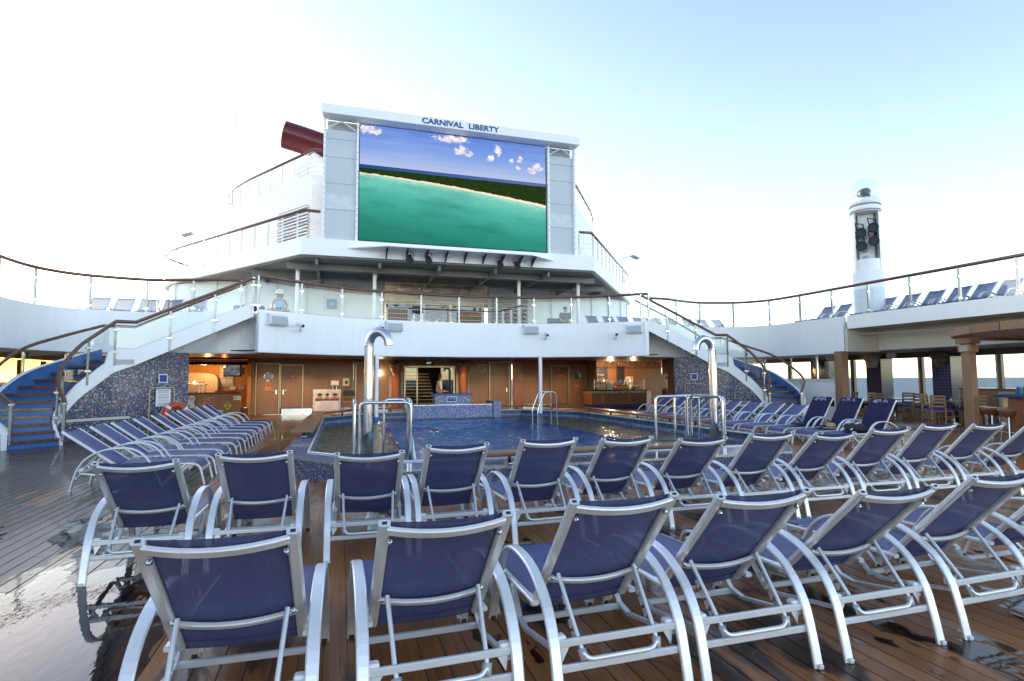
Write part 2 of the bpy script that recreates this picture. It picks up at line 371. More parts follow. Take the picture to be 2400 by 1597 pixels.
# sling cloth: woven mesh
def _sling():
    t = NT('woven_sling'); u = t.coord('Object'); sp = t.n('SeparateXYZ'); t.l(u, sp.inputs[0])
    a = t.math('SINE', t.math('MULTIPLY', sp.outputs[0], 560.)); b = t.math('SINE', t.math('MULTIPLY', t.math('ADD', sp.outputs[1], sp.outputs[2]), 430.))
    w = t.math('MULTIPLY', a, b); big = t.noise(t.pos(), 2.2, 4, .6); st = t.noise(t.map(u, (40, .6, .6)), 2, 3)
    ed = t.ramp(t.math('ABSOLUTE', sp.outputs[0]), [(.235, 0.), (.240, 1.)])
    c = t.ramp(t.math('ADD', t.math('MULTIPLY', w, .12), t.math('ADD', t.math('MULTIPLY', big, .6), t.math('MULTIPLY', st, .25))), [(.1, (.045,.054,.138)), (.8, (.097,.116,.305))])
    c = t.mix(t.math('MULTIPLY', ed, .35), c, (.04,.042,.10))
    t.set(Base_Color=c, Roughness=.5); t.bump(w, .15, .001); t.b.inputs['Specular IOR Level'].default_value = .4
    tr = t.n('BsdfTransparent'); mx = t.n('MixShader'); hole = t.math('MULTIPLY', t.math('SUBTRACT', 1, ed), t.math('ADD', .05, t.math('MULTIPLY', w, .05)))
    t.l(hole, mx.inputs[0]); t.l(t.b.outputs[0], mx.inputs[1]); t.l(tr.outputs[0], mx.inputs[2]); t.l(mx.outputs[0], t.o.inputs[0])
    return t.mat
SLING = _sling()
TOWEL = pm('navy_terry_towel', (.036,.032,.078), .95, var=.3, sc=25, bump=.6, bsc=220, spec=.1)
TOWELP = pm('towel_print', (.30,.27,.42), .95, var=.2, sc=12, bump=.4)
def _deck():
    t = NT('wet_teak_deck'); g = t.n('NewGeometry'); p = g.outputs['Position']; oi = t.n('ObjectInfo')
    rnd = t.math('FRACT', t.math('ADD', t.math('MULTIPLY', g.outputs['Random Per Island'], 7.31), t.math('MULTIPLY', oi.outputs['Random'], 3.17)))
    grain = t.noise(t.map(p, (30, 1.0, 1)), 1.7, 6, .65, .4); base = t.ramp(grain, [(.25, (.25,.080,.018)), (.75, (.55,.195,.050))])
    base = t.mix(t.math('MULTIPLY', rnd, .55), base, (.16,.052,.015))
    base = t.mix(t.math('MULTIPLY', t.noise(p, .5, 3), .35), base, (.24,.095,.035))
    sp = t.n('SeparateXYZ'); t.l(p, sp.inputs[0])
    # standing water: irregular puddles, drawn out along the planks, more of it on the port side where the deck drains
    wet = t.math('ADD', t.noise(t.map(p, (1.5, .42, 1), loc=(2.3, .9, 0)), 1.15, 7, .58, .35), t.math('MULTIPLY', t.n('MapRange').outputs[0], 0))
    mrn = t.n('MapRange'); t.l(sp.outputs[0], mrn.inputs[0]); mrn.inputs[1].default_value = -3.2; mrn.inputs[2].default_value = .2; mrn.inputs[3].default_value = .17; mrn.inputs[4].default_value = -.012
    w2 = t.math('ADD', wet, mrn.outputs[0]); pud = t.ramp(w2, [(.555, 0.), (.60, 1.)])
    damp = t.ramp(w2, [(.30, 0.), (.52, 1.)])
    fine = t.noise(t.map(p, (9, 2.2, 1)), 2.2, 5, .7)
    t.set(Base_Color=t.mix(pud, base, tuple(.55*q for q in (.10,.045,.02))), Roughness=t.math('SUBTRACT', t.math('ADD', .42, t.math('MULTIPLY', fine, .25)), t.math('MULTIPLY', damp, .22)),
          Coat_Weight=t.math('MULTIPLY', damp, t.ramp(t.math('MULTIPLY', t.math('ADD', sp.outputs[0], 4.), .125), [(.18, .38), (.42, .22)])), Coat_Roughness=t.math('ADD', .012, t.math('MULTIPLY', t.math('SUBTRACT', 1, pud), t.math('ADD', .05, t.math('MULTIPLY', fine, .16)))))
    t.b.inputs['Coat IOR'].default_value = 1.35; t.b.inputs['Specular IOR Level'].default_value = .3
    h = t.math('MULTIPLY', t.math('ADD', grain, t.math('MULTIPLY', fine, .6)), t.math('SUBTRACT', 1, pud))
    t.bump(h, .35, .004)
    rip = t.noise(p, 6, 3); cb = t.n('Bump', Strength=.05, Distance=.02); t.l(t.math('ADD', rip, t.math('MULTIPLY', h, .6)), cb.inputs['Height']); t.l(cb.outputs[0], t.b.inputs['Coat Normal'])
    return t.mat
DECK = _deck()
CAULK = pm('black_caulk', (.012,.011,.010), .35, var=.2, coat=.4)
def _water():
    t = NT('pool_water'); p = t.pos(); n1 = t.noise(t.map(p, (1, 1.5, 1)), 2.6, 5, .6, .8); n2 = t.noise(p, 9, 3)
    h = t.math('ADD', t.math('MULTIPLY', n1, .5), t.math('MULTIPLY', n2, .3)); bp = t.n('Bump', Strength=.6, Distance=.07); t.l(h, bp.inputs['Height'])
    fr = t.n('Fresnel', IOR=1.33); tr = t.n('BsdfTransparent'); tr.inputs[0].default_value = (.90,.97,1,1); gl = t.n('BsdfGlossy', Roughness=.02); t.l(bp.outputs[0], gl.inputs['Normal']); t.l(bp.outputs[0], fr.inputs['Normal'])
    mx = t.n('MixShader'); t.l(t.math('MULTIPLY', fr.outputs[0], .62), mx.inputs[0]); t.l(tr.outputs[0], mx.inputs[1]); t.l(gl.outputs[0], mx.inputs[2]); t.l(mx.outputs[0], t.o.inputs[0]); return t.mat
WATER = _water()
def _sea():
    t = NT('open_sea'); p = t.pos(); a = t.noise(t.map(p, (.02, .05, 1)), 1.5, 8, .6); b = t.noise(t.map(p, (.002, .004, 1)), 1.2, 4)
    t.set(Base_Color=t.ramp(b, [(.3, (.018,.048,.105)), (.7, (.028,.068,.135))]), Roughness=.4); t.b.inputs['Specular IOR Level'].default_value = .12; t.bump(a, 1.0, 3.0); return t.mat
SEA = _sea()
SHELF = pm('sandy_shelf_tile', (.30,.22,.13), .3, var=.25, sc=2.5)
BASIN = mosaic('blue_basin_tile', [(0,(.06,.30,.66)),(.5,(.09,.38,.76)),(.85,(.13,.45,.82))], .05, (.1,.35,.6), 4)
# picture shown by the video screen
def _screen():
    t = NT('screen_picture'); u = t.coord('UV'); sp = t.n('SeparateXYZ'); t.l(u, sp.inputs[0]); x = sp.outputs[0]; y = t.math('SUBTRACT', 1, sp.outputs[1])
    skyc = t.ramp(y, [(0, (.09,.23,.76)), (.2, (.19,.37,.86)), (.36, (.42,.56,.86))])
    pf = None; cn = t.noise(t.map(u, (16, 10, 1)), 2.2, 8, .7)
    for bx, by, sx_, sy_ in ((.47,.035,.10,.035),(.52,.13,.035,.045),(.56,.155,.025,.03),(.68,.17,.022,.035),(.725,.09,.022,.05),(.80,.17,.015,.02),(.85,.15,.018,.03),(.84,.23,.015,.02),(.955,.21,.028,.04),(.92,.245,.03,.03),(.05,.04,.06,.04)):
        ex_ = t.math('DIVIDE', t.math('SUBTRACT', x, bx), sx_); ey_ = t.math('DIVIDE', t.math('SUBTRACT', y, by), sy_)
        g_ = t.math('SUBTRACT', 1.25, t.math('ADD', t.math('MULTIPLY', ex_, ex_), t.math('MULTIPLY', ey_, ey_))); pf = g_ if pf is None else t.math('MAXIMUM', pf, g_)
    cm = t.ramp(t.math('ADD', pf, t.math('MULTIPLY', t.math('SUBTRACT', cn, .5), 5.5)), [(.15, 0.), (.95, .95)])
    c = t.mix(cm, skyc, t.mix(t.ramp(cn, [(.35, 0.), (.6, 1.)]), (.50,.55,.72), (.90,.92,.97))); haz = t.noise(t.map(u, (1.2, 9, 1)), 2, 4); c = t.mix(t.math('MULTIPLY', t.ramp(haz, [(.45, 0.), (.75, 1.)]), .22), c, (.5,.66,.95))
    hz = t.math('ADD', .347, t.math('MULTIPLY', x, .008))
    c = t.mix(t.math('GREATER_THAN', y, hz), c, t.ramp(x, [(0, (.01,.07,.28)), (1, (.10,.17,.45))]))
    edge = t.math('ADD', t.math('ADD', .378, t.math('MULTIPLY', x, .006)), t.math('MULTIPLY', t.math('SUBTRACT', t.noise(t.map(u, (1, .1, 1)), 9, 4), .5), .018))
    tree = t.noise(t.map(u, (1.3, 3.2, 1)), 30, 8, .8); land = t.ramp(tree, [(.32, (.004,.016,.006)), (.55, (.018,.048,.012)), (.75, (.085,.135,.035))])
    c = t.mix(t.math('GREATER_THAN', y, edge), c, land)
    wob = t.math('MULTIPLY', t.math('SUBTRACT', t.noise(t.map(u, (1, .1, 1)), 26, 4, .7), .5), .03)
    sh = t.math('ADD', .428, t.math('MULTIPLY', x, t.math('ADD', .07, t.math('MULTIPLY', x, .086))))
    sand = t.math('SUBTRACT', sh, t.math('ADD', .009, t.math('MULTIPLY', x, .015)))
    c = t.mix(t.math('GREATER_THAN', t.math('ADD', y, wob), sand), c, (.92,.80,.64))
    dep = t.math('SUBTRACT', y, sh); rp = t.noise(t.map(u, (9, 30, 1)), 3, 7, .7); pt = t.noise(t.map(u, (1.5, 4, 1)), 2.2, 4)
    sea = t.ramp(t.math('ADD', dep, t.math('MULTIPLY', t.math('SUBTRACT', rp, .5), .16)), [(0, (.34,.78,.70)), (.03, (.14,.62,.57)), (.15, (.045,.46,.42)), (.35, (.012,.30,.25)), (.6, (.004,.17,.13))])
    sea = t.mix(t.math('MULTIPLY', t.ramp(pt, [(.45, 0.), (.7, 1.)]), .4), sea, (.004,.11,.12))
    c = t.mix(t.math('GREATER_THAN', y, sh), c, sea)
    lx = t.math('FRACT', t.math('MULTIPLY', x, 12.)); ly = t.math('FRACT', t.math('MULTIPLY', y, 7.)); seam = t.math('MULTIPLY', t.math('GREATER_THAN', lx, .012), t.math('GREATER_THAN', ly, .012)); c = t.mix(seam, t.mix(.12, c, (0., 0., 0.)), c)
    e = t.n('Emission', Strength=.17); t.l(c, e.inputs[0]); t.l(e.outputs[0], t.o.inputs[0]); return t.mat
SCREENM = _screen()

def _film():
    t = NT('standing_water'); p = t.pos(); rip = t.noise(t.map(p, (2, .7, 1)), 9, 3); bp = t.n('Bump', Strength=.05, Distance=.02); t.l(rip, bp.inputs['Height'])
    fr = t.n('Fresnel', IOR=1.55); t.l(bp.outputs[0], fr.inputs['Normal']); tr = t.n('BsdfTransparent'); tr.inputs[0].default_value = (.80,.78,.76,1); gl = t.n('BsdfGlossy', Roughness=.012); t.l(bp.outputs[0], gl.inputs['Normal'])
    mx = t.n('MixShader'); t.l(fr.outputs[0], mx.inputs[0]); t.l(tr.outputs[0], mx.inputs[1]); t.l(gl.outputs[0], mx.inputs[2]); t.l(mx.outputs[0], t.o.inputs[0]); return t.mat
FILM = _film()
# ---------------------------------------------------------------- main deck and sea
HX0, HX1, HY0, HY1 = 1.35, 6.75, 9.2, 20.9            # hole of the deep basin
d = MB(); z = -.006
X0, X1, Y0, Y1 = -13, 22.2, -6, 37
for a, b, c, e in ((X0, HX0, Y0, Y1), (HX1, X1, Y0, Y1), (HX0, HX1, Y0, HY0), (HX0, HX1, HY1, Y1)):
    d.quad((a, c, z), (b, c, z), (b, e, z), (a, e, z))
deck = d.build('deck', CAULK, kind='structure')
PW = .132
pb = MB(); g = .0035; w = PW/2-g
pb.add([(-w,-.5,-.03),(w,-.5,-.03),(w,.5,-.03),(-w,.5,-.03),(-w,-.5,-.0022),(w,-.5,-.0022),(w,.5,-.0022),(-w,.5,-.0022),
        (-w+.0025,-.4993,0),(w-.0025,-.4993,0),(w-.0025,.4993,0),(-w+.0025,.4993,0)],
       [(0,1,5,4),(1,2,6,5),(2,3,7,6),(3,0,4,7),(4,5,9,8),(5,6,10,9),(6,7,11,10),(7,4,8,11),(8,9,10,11)])
pme = pb.mesh('plank', DECK, (0,0,0))
rr = random.Random(3); cand = []
nstrip = int((X1-X0)/PW)
for i in range(nstrip):
    x = X0+PW*(i+.5); y = Y0+rr.uniform(-3, 0)
    while y < 36:
        l = rr.uniform(3.2, 5.6); a, b = max(y, Y0), min(y+l, 36)
        y += l
        if b-a < .2: continue
        inx = HX0-.02 < x < HX1+.02
        segs = [(a, b)] if not inx else [q for q in ((a, min(b, HY0)), (max(a, HY1), b)) if q[1]-q[0] > .1]
        for s in segs:
            m = Vector((x, max(s[0], min(s[1], 2.6)) if s[1] > 1.6 else s[1], 0)); v = m-Vector((0,0,1.55)); dep = v.dot(F_)
            inview = dep > .6 and abs(v.dot(R_)/dep) < .98 and s[1] > 1.7
            cand.append((dep if inview else 99+v.length, x, s[0], s[1]))
cand.sort(); rest = MB()
for k, (dd, x, a, b) in enumerate(cand):
    if k < 298:
        o = bpy.data.objects.new('plank', pme); COL.objects.link(o); o.parent = deck
        o.location = Vector((x, (a+b)/2, 0))-deck.location; o.scale = (1, b-a-.004, 1)
    else:
        q = MB(); hh = (b-a)/2-.002
        rest.add([(x+vx, (a+b)/2+vy*2*hh, vz) for vx, vy, vz in pb.v[4:]], [(0,1,5,4),(1,2,6,5),(2,3,7,6),(3,0,4,7),(4,5,6,7)])
rest.build('plank_field', DECK, deck, kind='stuff')
s = MB(); s.quad((-60000,-60000,-24),(60000,-60000,-24),(60000,60000,-24),(-60000,60000,-24)); s.build('sea', SEA, kind='structure')

# standing water on the planks: irregular films outlined by marching squares over a noise field
def vnoise(X, Y, seed):
    rg = np.random.RandomState(seed); tb = rg.rand(256, 256); xi, yi = np.floor(X).astype(int), np.floor(Y).astype(int); fx, fy = X-xi, Y-yi
    fx = fx*fx*(3-2*fx); fy = fy*fy*(3-2*fy); g_ = lambda a, b: tb[a % 256, b % 256]
    return (g_(xi,yi)*(1-fx)+g_(xi+1,yi)*fx)*(1-fy)+(g_(xi,yi+1)*(1-fx)+g_(xi+1,yi+1)*fx)*fy
def fbm(X, Y, seed, o=5, r=.55):
    v = 0; a = 1; tot = 0
    for k in range(o): v = v+a*vnoise(X*2**k+17*k, Y*2**k+5*k, seed+k); tot += a; a *= r
    return v/tot
def puddles(x0, x1, y0, y1, st, bias=0.):
    gx, gy = np.arange(x0, x1, st), np.arange(y0, y1, st); X, Y = np.meshgrid(gx, gy, indexing='ij')
    f = fbm(X*2.3, Y*.85, 21, 6, .6)+np.clip((-.45-X-.12*(Y-2))*.30, -.03, .135)*np.clip((5.4-Y)*.6, 0, 1)
    f = f+np.clip((-2.0-X)*.1, 0, .07)-.60+bias
    mb = MB(); nx_, ny_ = X.shape; idx = {}
    def vid(key, p):
        if key not in idx: idx[key] = len(mb.v); mb.v.append((float(p[0]), float(p[1]), .0016))
        return idx[key]
    pos = f > 0; cnt = pos[:-1,:-1].astype(int)+pos[1:,:-1]+pos[1:,1:]+pos[:-1,1:]
    for i, j in zip(*np.nonzero(cnt)):
        c = [(i,j),(i+1,j),(i+1,j+1),(i,j+1)]; poly = []
        for k in range(4):
            a, b = c[k], c[(k+1) % 4]; fa, fb_ = f[a], f[b]
            if fa > 0: poly.append(vid(a, (gx[a[0]], gy[a[1]])))
            if (fa > 0) != (fb_ > 0):
                u = fa/(fa-fb_); poly.append(vid((min(a,b), max(a,b)), (gx[a[0]]*(1-u)+gx[b[0]]*u, gy[a[1]]*(1-u)+gy[b[1]]*u)))
        if len(poly) >= 3: mb.f.append(tuple(poly)); mb.m.append(0); mb.s.append(True)
    return mb
pq = puddles(-6, 6.5, 1.0, 7.6, .022)
pq.build('puddles', FILM, kind='stuff')

# ---------------------------------------------------------------- pool
POUT = [(-.92,10.1),(.72,7.8),(7.38,7.8),(9.12,9.9),(9.12,20.3),(7.2,22.5),(1.2,22.5),(-.92,20.3)]
PIN = [(-.5,10.4),(1.0,8.72),(7.15,8.72),(8.8,10.5),(8.8,19.8),(7.1,21.9),(1.3,21.9),(-.5,19.8)]
pool = thing('swimming_pool', (4.2,15,0), 'octagonal pool with raised blue mosaic coaming and rippling water basin', 'pool')
def ring(mb, a, b, z, mi=0):
    n = len(a)
    for i in range(n): j = (i+1) % n; mb.quad((*a[i], z), (*a[j], z), (*b[j], z), (*b[i], z), mi)
def band(mb, a, z0, z1, out=True, mi=0):
    n = len(a)
    for i in range(n):
        j = (i+1) % n; q = [(*a[i], z0), (*a[j], z0), (*a[j], z1), (*a[i], z1)]; mb.add(q if out else q[::-1], [(0,1,2,3)], mi)
def off(poly, dd):
    c = Vector((4.15, 15.2)); out = []
    n = len(poly)
    for i in range(n):
        p, a, b = Vector(poly[i]), Vector(poly[i-1]), Vector(poly[(i+1) % n])
        n1 = Vector(((p-a).y, -(p-a).x)).normalized(); n2 = Vector(((b-p).y, -(b-p).x)).normalized(); m = (n1+n2).normalized()
        out.append(tuple(p+m*(dd/max(.3, m.dot(n1)))))
    return out
ZC = .30
m = MB(); band(m, POUT, 0, ZC-.03, True, 0); ring(m, off(POUT, -.012), PIN, ZC, 1)
m.build('coaming', [MOS, MOST], pool)
m = MB(); ring(m, off(POUT, .012), off(POUT, -.012), ZC+.004); band(m, off(POUT, .012), ZC-.03, ZC+.004); ring(m, POUT, off(POUT, .012), ZC-.03); m.build('steel_edge', CHROME, pool)
m = MB(); n = len(PIN)
m.sweep([(*p, ZC+.004) for p in PIN], [(.022*math.cos(k*math.pi/4), .02*math.sin(k*math.pi/4)) for k in range(8)], closed=True, sm=True); m.build('rim_rail', SILVER, pool)
m = MB(); band(m, PIN, .16, ZC, False); m.build('inner_wall', TEAL, pool)
m = MB(); band(m, off(PIN, -.04), .0, .16, False); ring(m, off(PIN, 0), off(PIN, -.04), .16); m.build('waterline_strip', MOSL, pool)
sh = MB(); hole = [(HX0,HY0),(HX1,HY0),(HX1,HY1),(HX0,HY1)]; q = off(PIN, -.04)
tri = [(0,1,hole[0],3),(1,2,hole[1],hole[0])]
H = hole; T = q
for poly in ([T[0],T[1],H[0]],[T[1],T[2],H[1],H[0]],[T[2],T[3],H[1]],[T[3],T[4],H[2],H[1]],[T[4],T[5],H[2]],[T[5],T[6],H[3],H[2]],[T[6],T[7],H[3]],[T[7],T[0],H[0],H[3]]):
    sh.add([(*p, .012) for p in poly], [tuple(range(len(poly)))])
sh.build('shallow_shelf', SHELF, pool)
m = MB(); band(m, hole, -.3, .03, False); m.add([(*p, -.3) for p in hole], [(0,1,2,3)]); m.build('basin', BASIN, pool)
m = MB(); m.bar([(HX0, HY0, .03), (HX0, HY1, .03)], .10, .06); m.build('basin_kerb', BLUEP, pool)
m = MB(); m.bar([(HX1, HY0, .03), (HX1, HY1, .03)], .10, .06); m.build('basin_kerb', BLUEP, pool)
def waves(poly, st=.075):
    xs, ys_ = np.arange(-.6, 9., st), np.arange(8.6, 22.1, st); X, Y = np.meshgrid(xs, ys_, indexing='ij')
    h = (fbm(X*1.5+Y*.4, Y*2.1, 41, 4, .6)-.5)*.10+(fbm(X*5, Y*5, 55, 2)-.5)*.035
    P = [Vector(p) for p in poly]; n = len(P); ins = np.ones(X.shape, bool)
    for i in range(n):
        a, b = P[i], P[(i+1) % n]; ins &= ((b.x-a.x)*(Y-a.y)-(b.y-a.y)*(X-a.x)) > -.04
    mb = MB(); ny = len(ys_); mb.v = [(float(x), float(y), float(.095+q)) for x, y, q in zip(X.ravel(), Y.ravel(), h.ravel())]
    for i in range(len(xs)-1):
        for j in range(ny-1):
            if ins[i,j] and ins[i+1,j] and ins[i+1,j+1] and ins[i,j+1]: mb.f.append((i*ny+j, (i+1)*ny+j, (i+1)*ny+j+1, i*ny+j+1)); mb.m.append(0); mb.s.append(True)
    return mb
waves(PIN).build('pool_water', WATER, kind='structure')

def bench(path, w, label, legs, mat=TEAK, z=.45):
    P = resample(path, .5); c = P[len(P)//2]
    t = thing('pool_bench', (c[0], c[1], ZC), label, 'bench', 'wooden benches on the pool edge')
    m = MB(); a, b = w/2, .03; pr = [(-a+.02,-b),(a-.02,-b),(a,-b+.02),(a,b-.02),(a-.02,b),(-a+.02,b),(-a,b-.02),(-a,-b+.02)]
    m.sweep([(x, y, z) for x, y in path], pr); m.build('seat', mat, t)
    for x, y in legs:
        m = MB(); m.lathe([(.07, ZC), (.07, ZC+.012), (.028, ZC+.014), (.028, z-.02)], (x, y, 0), 12); m.build('leg', STEEL, t)
    return t
bench([(-.76,13.0),(-.70,17.25)], .46, 'short teak bench on the pool edge beside the side loungers', [(-.75,13.4),(-.72,15.2),(-.7,16.9)])
bench([(-.72,17.5),(-.66,19.6),(.9,22.1),(2.4,22.25)], .40, 'angled teak bench on the pool corner below the framed poster board', [(-.7,18.2),(.1,20.8),(.8,21.9),(1.9,22.2)])
bench([(1.95,8.12),(6.15,8.12)], .40, 'long teak bench on the pool edge behind the second lounger row', [(2.45,8.12),(4.0,8.12),(5.6,8.12)], TEAKX)
bench([(6.2,22.25),(7.4,22.2),(8.95,20.1),(9.0,12.4)], .40, 'long bent teak bench between pool and food bar', [(7.0,22.2),(8.2,21.2),(8.95,19.3),(8.98,17.6),(9,15.8),(9,14),(9,12.8)])

# mosaic island with planter box at the far pool edge
t = thing('mosaic_island', (4.35,21.6,.1), 'low mosaic tiled platform with sign box at the pool end', 'platform')
m = MB(); m.box((4.15,21.65,.33), (3.1,1.1,.5)); m.build('base', MOSL, t)
m = MB(); m.box((5.86,21.6,.39), (.30,1.2,.62)); m.build('end_block', MOSL, t)
m = MB(); m.box((4.15,21.12,.59), (3.0,.05,.025)); m.build('steel_edge', CHROME, t)
m = MB(); m.box((4.3,22.3,.73), (1.42,.6,.42)); m.build('sign_box', MOSL, t)
m = MB(); m.box((4.3,22.3,.96), (1.62,.76,.045), bev=.01); m.build('cap', BLUEP, t)
s = MB(); s.box((4.25,21.985,.77), (.40,.02,.22)); sg = s.build('plaque', PAPER, t)
m = MB(); m.box((4.25,21.972,.77), (.34,.01,.165)); m.build('plaque_face', BLUESIGN, sg)
text('plaque_text', 'NO DIVING', .05, PAPER, face(4.25,21.965,.79), sg, .001)

# showers
def shower(x, y, dx, dy, lab):
    t = thing('shower_pipe', (x, y, .012), lab, 'shower', 'arched steel showers in the pool')
    m = MB(); m.lathe([(.0,.02),(.10,.02),(.098,.6),(.088,2.2)], (x, y, 0), 24); m.build('pole', STEEL, t)
    m = MB(); m.lathe([(.089,2.19),(.094,2.2),(.094,2.215),(.088,2.225)], (x, y, 0), 24); m.build('collar', CHROME, t)
    rr = .215; path = [(x+dx*rr*(1-math.cos(a)), y+dy*rr*(1-math.cos(a)), 2.22+rr*1.15*math.sin(a)) for a in np.linspace(0, math.pi*1.02, 20)]
    m = MB(); prof = [(.086*math.cos(k*math.pi/10), .086*math.sin(k*math.pi/10)) for k in range(20)]
    m.sweep(path, prof, up=(-dy,dx,0), sm=True, caps=False); m.build('spout', STEEL, t)
    m = MB(); e = path[-1]; m.lathe([(0,0),(.08,0)], (e[0], e[1], e[2]+.01), 18); m.build('spout_shade', BLACK, t)  # black disc stands for the shade inside the open spout
shower(.53, 11.05, .80, -.60, 'tall arched steel shower pipe bending away from the side with the bar signs')
shower(8.27, 11.05, -1, 0, 'tall arched steel shower pipe beside the row with towels')
def hoop(name, pts, r, label, posts=None, cat='handrail', grp=None):
    t = thing(name, (pts[0][0], pts[0][1], pts[0][2]), label, cat, grp)
    return t
def fillet(pts, r=.12, n=5):
    P = [Vector(p) for p in pts]; out = [P[0]]
    for i in range(1, len(P)-1):
        a, b = (P[i-1]-P[i]).normalized(), (P[i+1]-P[i]).normalized(); p, q = P[i]+a*r, P[i]+b*r
        for k in range(n+1):
            u = k/n; out.append(p*(1-u)**2+P[i]*2*u*(1-u)+q*u*u)
    out.append(P[-1]); return [tuple(v) for v in out]
def railing(name, hoops, label, loc):
    t = thing(name, loc, label, 'handrail', 'steel handrails round the pool')
    for k, h in enumerate(hoops):
        m = MB(); m.tube(fillet(h, .1), .028, 10); m.build('hoop', STEEL, t)
        for e in (h[0], h[-1]):
            m = MB(); m.lathe([(.06,e[2]),(.06,e[2]+.012),(.03,e[2]+.016)], (e[0], e[1], 0), 12); m.build('flange', CHROME, t)
railing('pool_handrail', [[(.32,9.45,.02),(.32,9.45,1.18),(1.12,9.3,1.18),(1.12,9.3,.02)], [(.24,9.6,.02),(.24,9.6,1.2),(.26,10.9,1.2),(.26,10.9,.02)], [(1.16,9.5,.02),(1.14,9.5,1.2),(1.2,10.4,1.2),(1.2,10.4,.03)], [(.80,10.75,.02),(.80,10.75,1.18),(1.2,10.75,1.18),(1.32,10.2,.05)]], 'group of steel hoop handrails standing round the shower near the teak side bench', (.7,9.9,.012))
railing('pool_handrail', [[(6.01,9.85,.02),(6.01,9.85,1.19),(6.80,9.95,1.19),(6.80,9.95,.02)], [(7.02,10.3,.02),(7.02,10.3,1.15),(7.9,10.2,1.15),(7.9,10.2,.02)], [(6.85,8.9,.3),(6.85,8.9,1.2),(7.0,10.1,1.2),(7.0,10.1,.02)], [(7.2,11.0,.02),(7.2,11.0,1.16),(7.9,11.1,1.16),(7.9,11.1,.02)]], 'group of steel hoop handrails standing round the shower near the towel loungers', (6.9,10,.012))
t = thing('pool_ladder', (6.6,17.8,.1), 'pair of curved steel ladder grab rails rising from the pool water', 'ladder')
for dy in (0, .55):
    m = MB(); m.tube(fillet([(6.25,17.45+dy,-.4),(6.25,17.45+dy,.55),(6.5,17.5+dy,1.12),(6.93,17.55+dy,1.12),(7.0,17.6+dy,.02)], .14), .022, 10); m.build('grab_rail', STEEL, t)
# pool-side roof posts
for x, lab in ((1.27, 'slim white post with blue foot standing in the pool by the arched shower'), (7.53, 'slim white post standing in the pool behind the ladder')):
    t = thing('roof_post', (x, 20.7, 0), lab, 'post', 'white posts carrying the balcony')
    m = MB(); m.lathe([(.07,.22),(.07,2.47)], (x,20.7,0), 16); m.build('shaft', WHITE, t)
    m = MB(); m.lathe([(.085,.0),(.085,.22),(.07,.222)], (x,20.7,0), 16); m.build('foot', BLUEP, t)
# ---------------------------------------------------------------- balcony edges (upper deck)
XC = 4.4
ZB, ZT, ZR = 2.45, 3.75, 4.80
def mir(path): return [(2*XC-p[0], *p[1:]) for p in path]
CPATH = cr([(-2.42,18.75),(-1.5,19.42),(-.5,20.1),(.6,20.6),(1.6,20.92),(4.4,21.25),(7.2,20.92),(8.2,20.6),(9.3,20.1),(10.3,19.42),(11.22,18.75)], 6)
WL = cr([(-2.42,18.75),(-2.80,19.70),(-3.9,19.78),(-4.82,20.12),(-5.81,20.40),(-6.81,20.23),(-7.75,19.80),(-8.30,18.87),(-8.42,17.4),(-8.45,15.6)], 6)+[(-8.5,10.),(-8.5,-6.)]
WR = mir(WL)
ici = 9*6
up = thing('upper_deck', (0,0,0), None, None); tag(up, kind='structure')
def inset(path, dd, side):
    P = [Vector(p[:2]) for p in path]; out = []
    for i in range(len(P)):
        tt = (P[min(len(P)-1, i+1)]-P[max(0, i-1)]).normalized(); out.append(tuple(P[i]+Vector((-tt.y, tt.x))*dd*side))
    return out
outline = [(-13.2,36.),(-13.2,-6.)]+inset(WL, .1, -1)[::-1][:-2]+inset(CPATH, .1, 1)[1:-1]+inset(WR[:ici+1], .1, 1)[2:]+[(18.7,15.4),(18.7,-6.),(22.4,-6.),(22.4,36.)]
m = MB(); m.prism(outline, 2.53, 3.55, 0); m.build('slab', CREAM, up)
m = MB(); m.prism([(17.28,15.38),(17.36,10.),(17.41,-6.),(18.69,-6.),(18.69,15.38)], 3.3, 3.55); m.build('overhang_slab', CREAM, up)
# dark ceiling under the middle balcony
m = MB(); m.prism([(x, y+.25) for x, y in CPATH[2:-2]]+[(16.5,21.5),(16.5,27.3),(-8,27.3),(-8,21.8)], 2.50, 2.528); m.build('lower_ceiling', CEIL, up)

def curved_wall(name, path, label, z0=ZB, z1=ZT, th=.14, side=1, lip=True):
    t = thing(name, (path[len(path)//2][0], path[len(path)//2][1], z0), label, 'wall')
    m = MB(); m.ribbon(path, z0, z1, th, side=side, sm=False); m.build('panel', WHITE, t)
    for p, q in list(zip(path, path[1:]))[3::7]:
        u = (Vector(q[:2])-Vector(p[:2])).normalized(); nn = Vector((u.y, -u.x))*side*.001; c = Vector(p[:2])+nn
        m = MB(); m.box((c.x, c.y, (z0+z1)/2), (.007,.007,z1-z0-.01), math.atan2(u.y, u.x)); m.build('plate_seam', WHITEM, t)
    if lip:
        m = MB(); m.ribbon([(p[0], p[1]) for p in path], z0-.035, z0-.002, th+.03, side=side); m.build('lower_lip', WHITEM, t)
    return t
curved_wall('balcony_wall', CPATH, 'wide curved white balcony front over the pool bar doors', side=1)
curved_wall('balcony_wall', WL, 'white curved balcony wall behind the blue stairs near the bar signs', side=-1)
curved_wall('balcony_wall', WR[:ici+1], 'white curved balcony wall behind the stairs beside the cafe', side=1)
curved_wall('balcony_wall', [(17.2,15.4),(17.3,10.),(17.35,-6.)], 'thin white balcony edge running above the cafe tables', 3.28, 3.75, .1, 1, False)
t = thing('ceiling_beam', (18,15.4,2.5), 'cream boxed ceiling beam between balcony wall and cafe ceiling', 'beam')
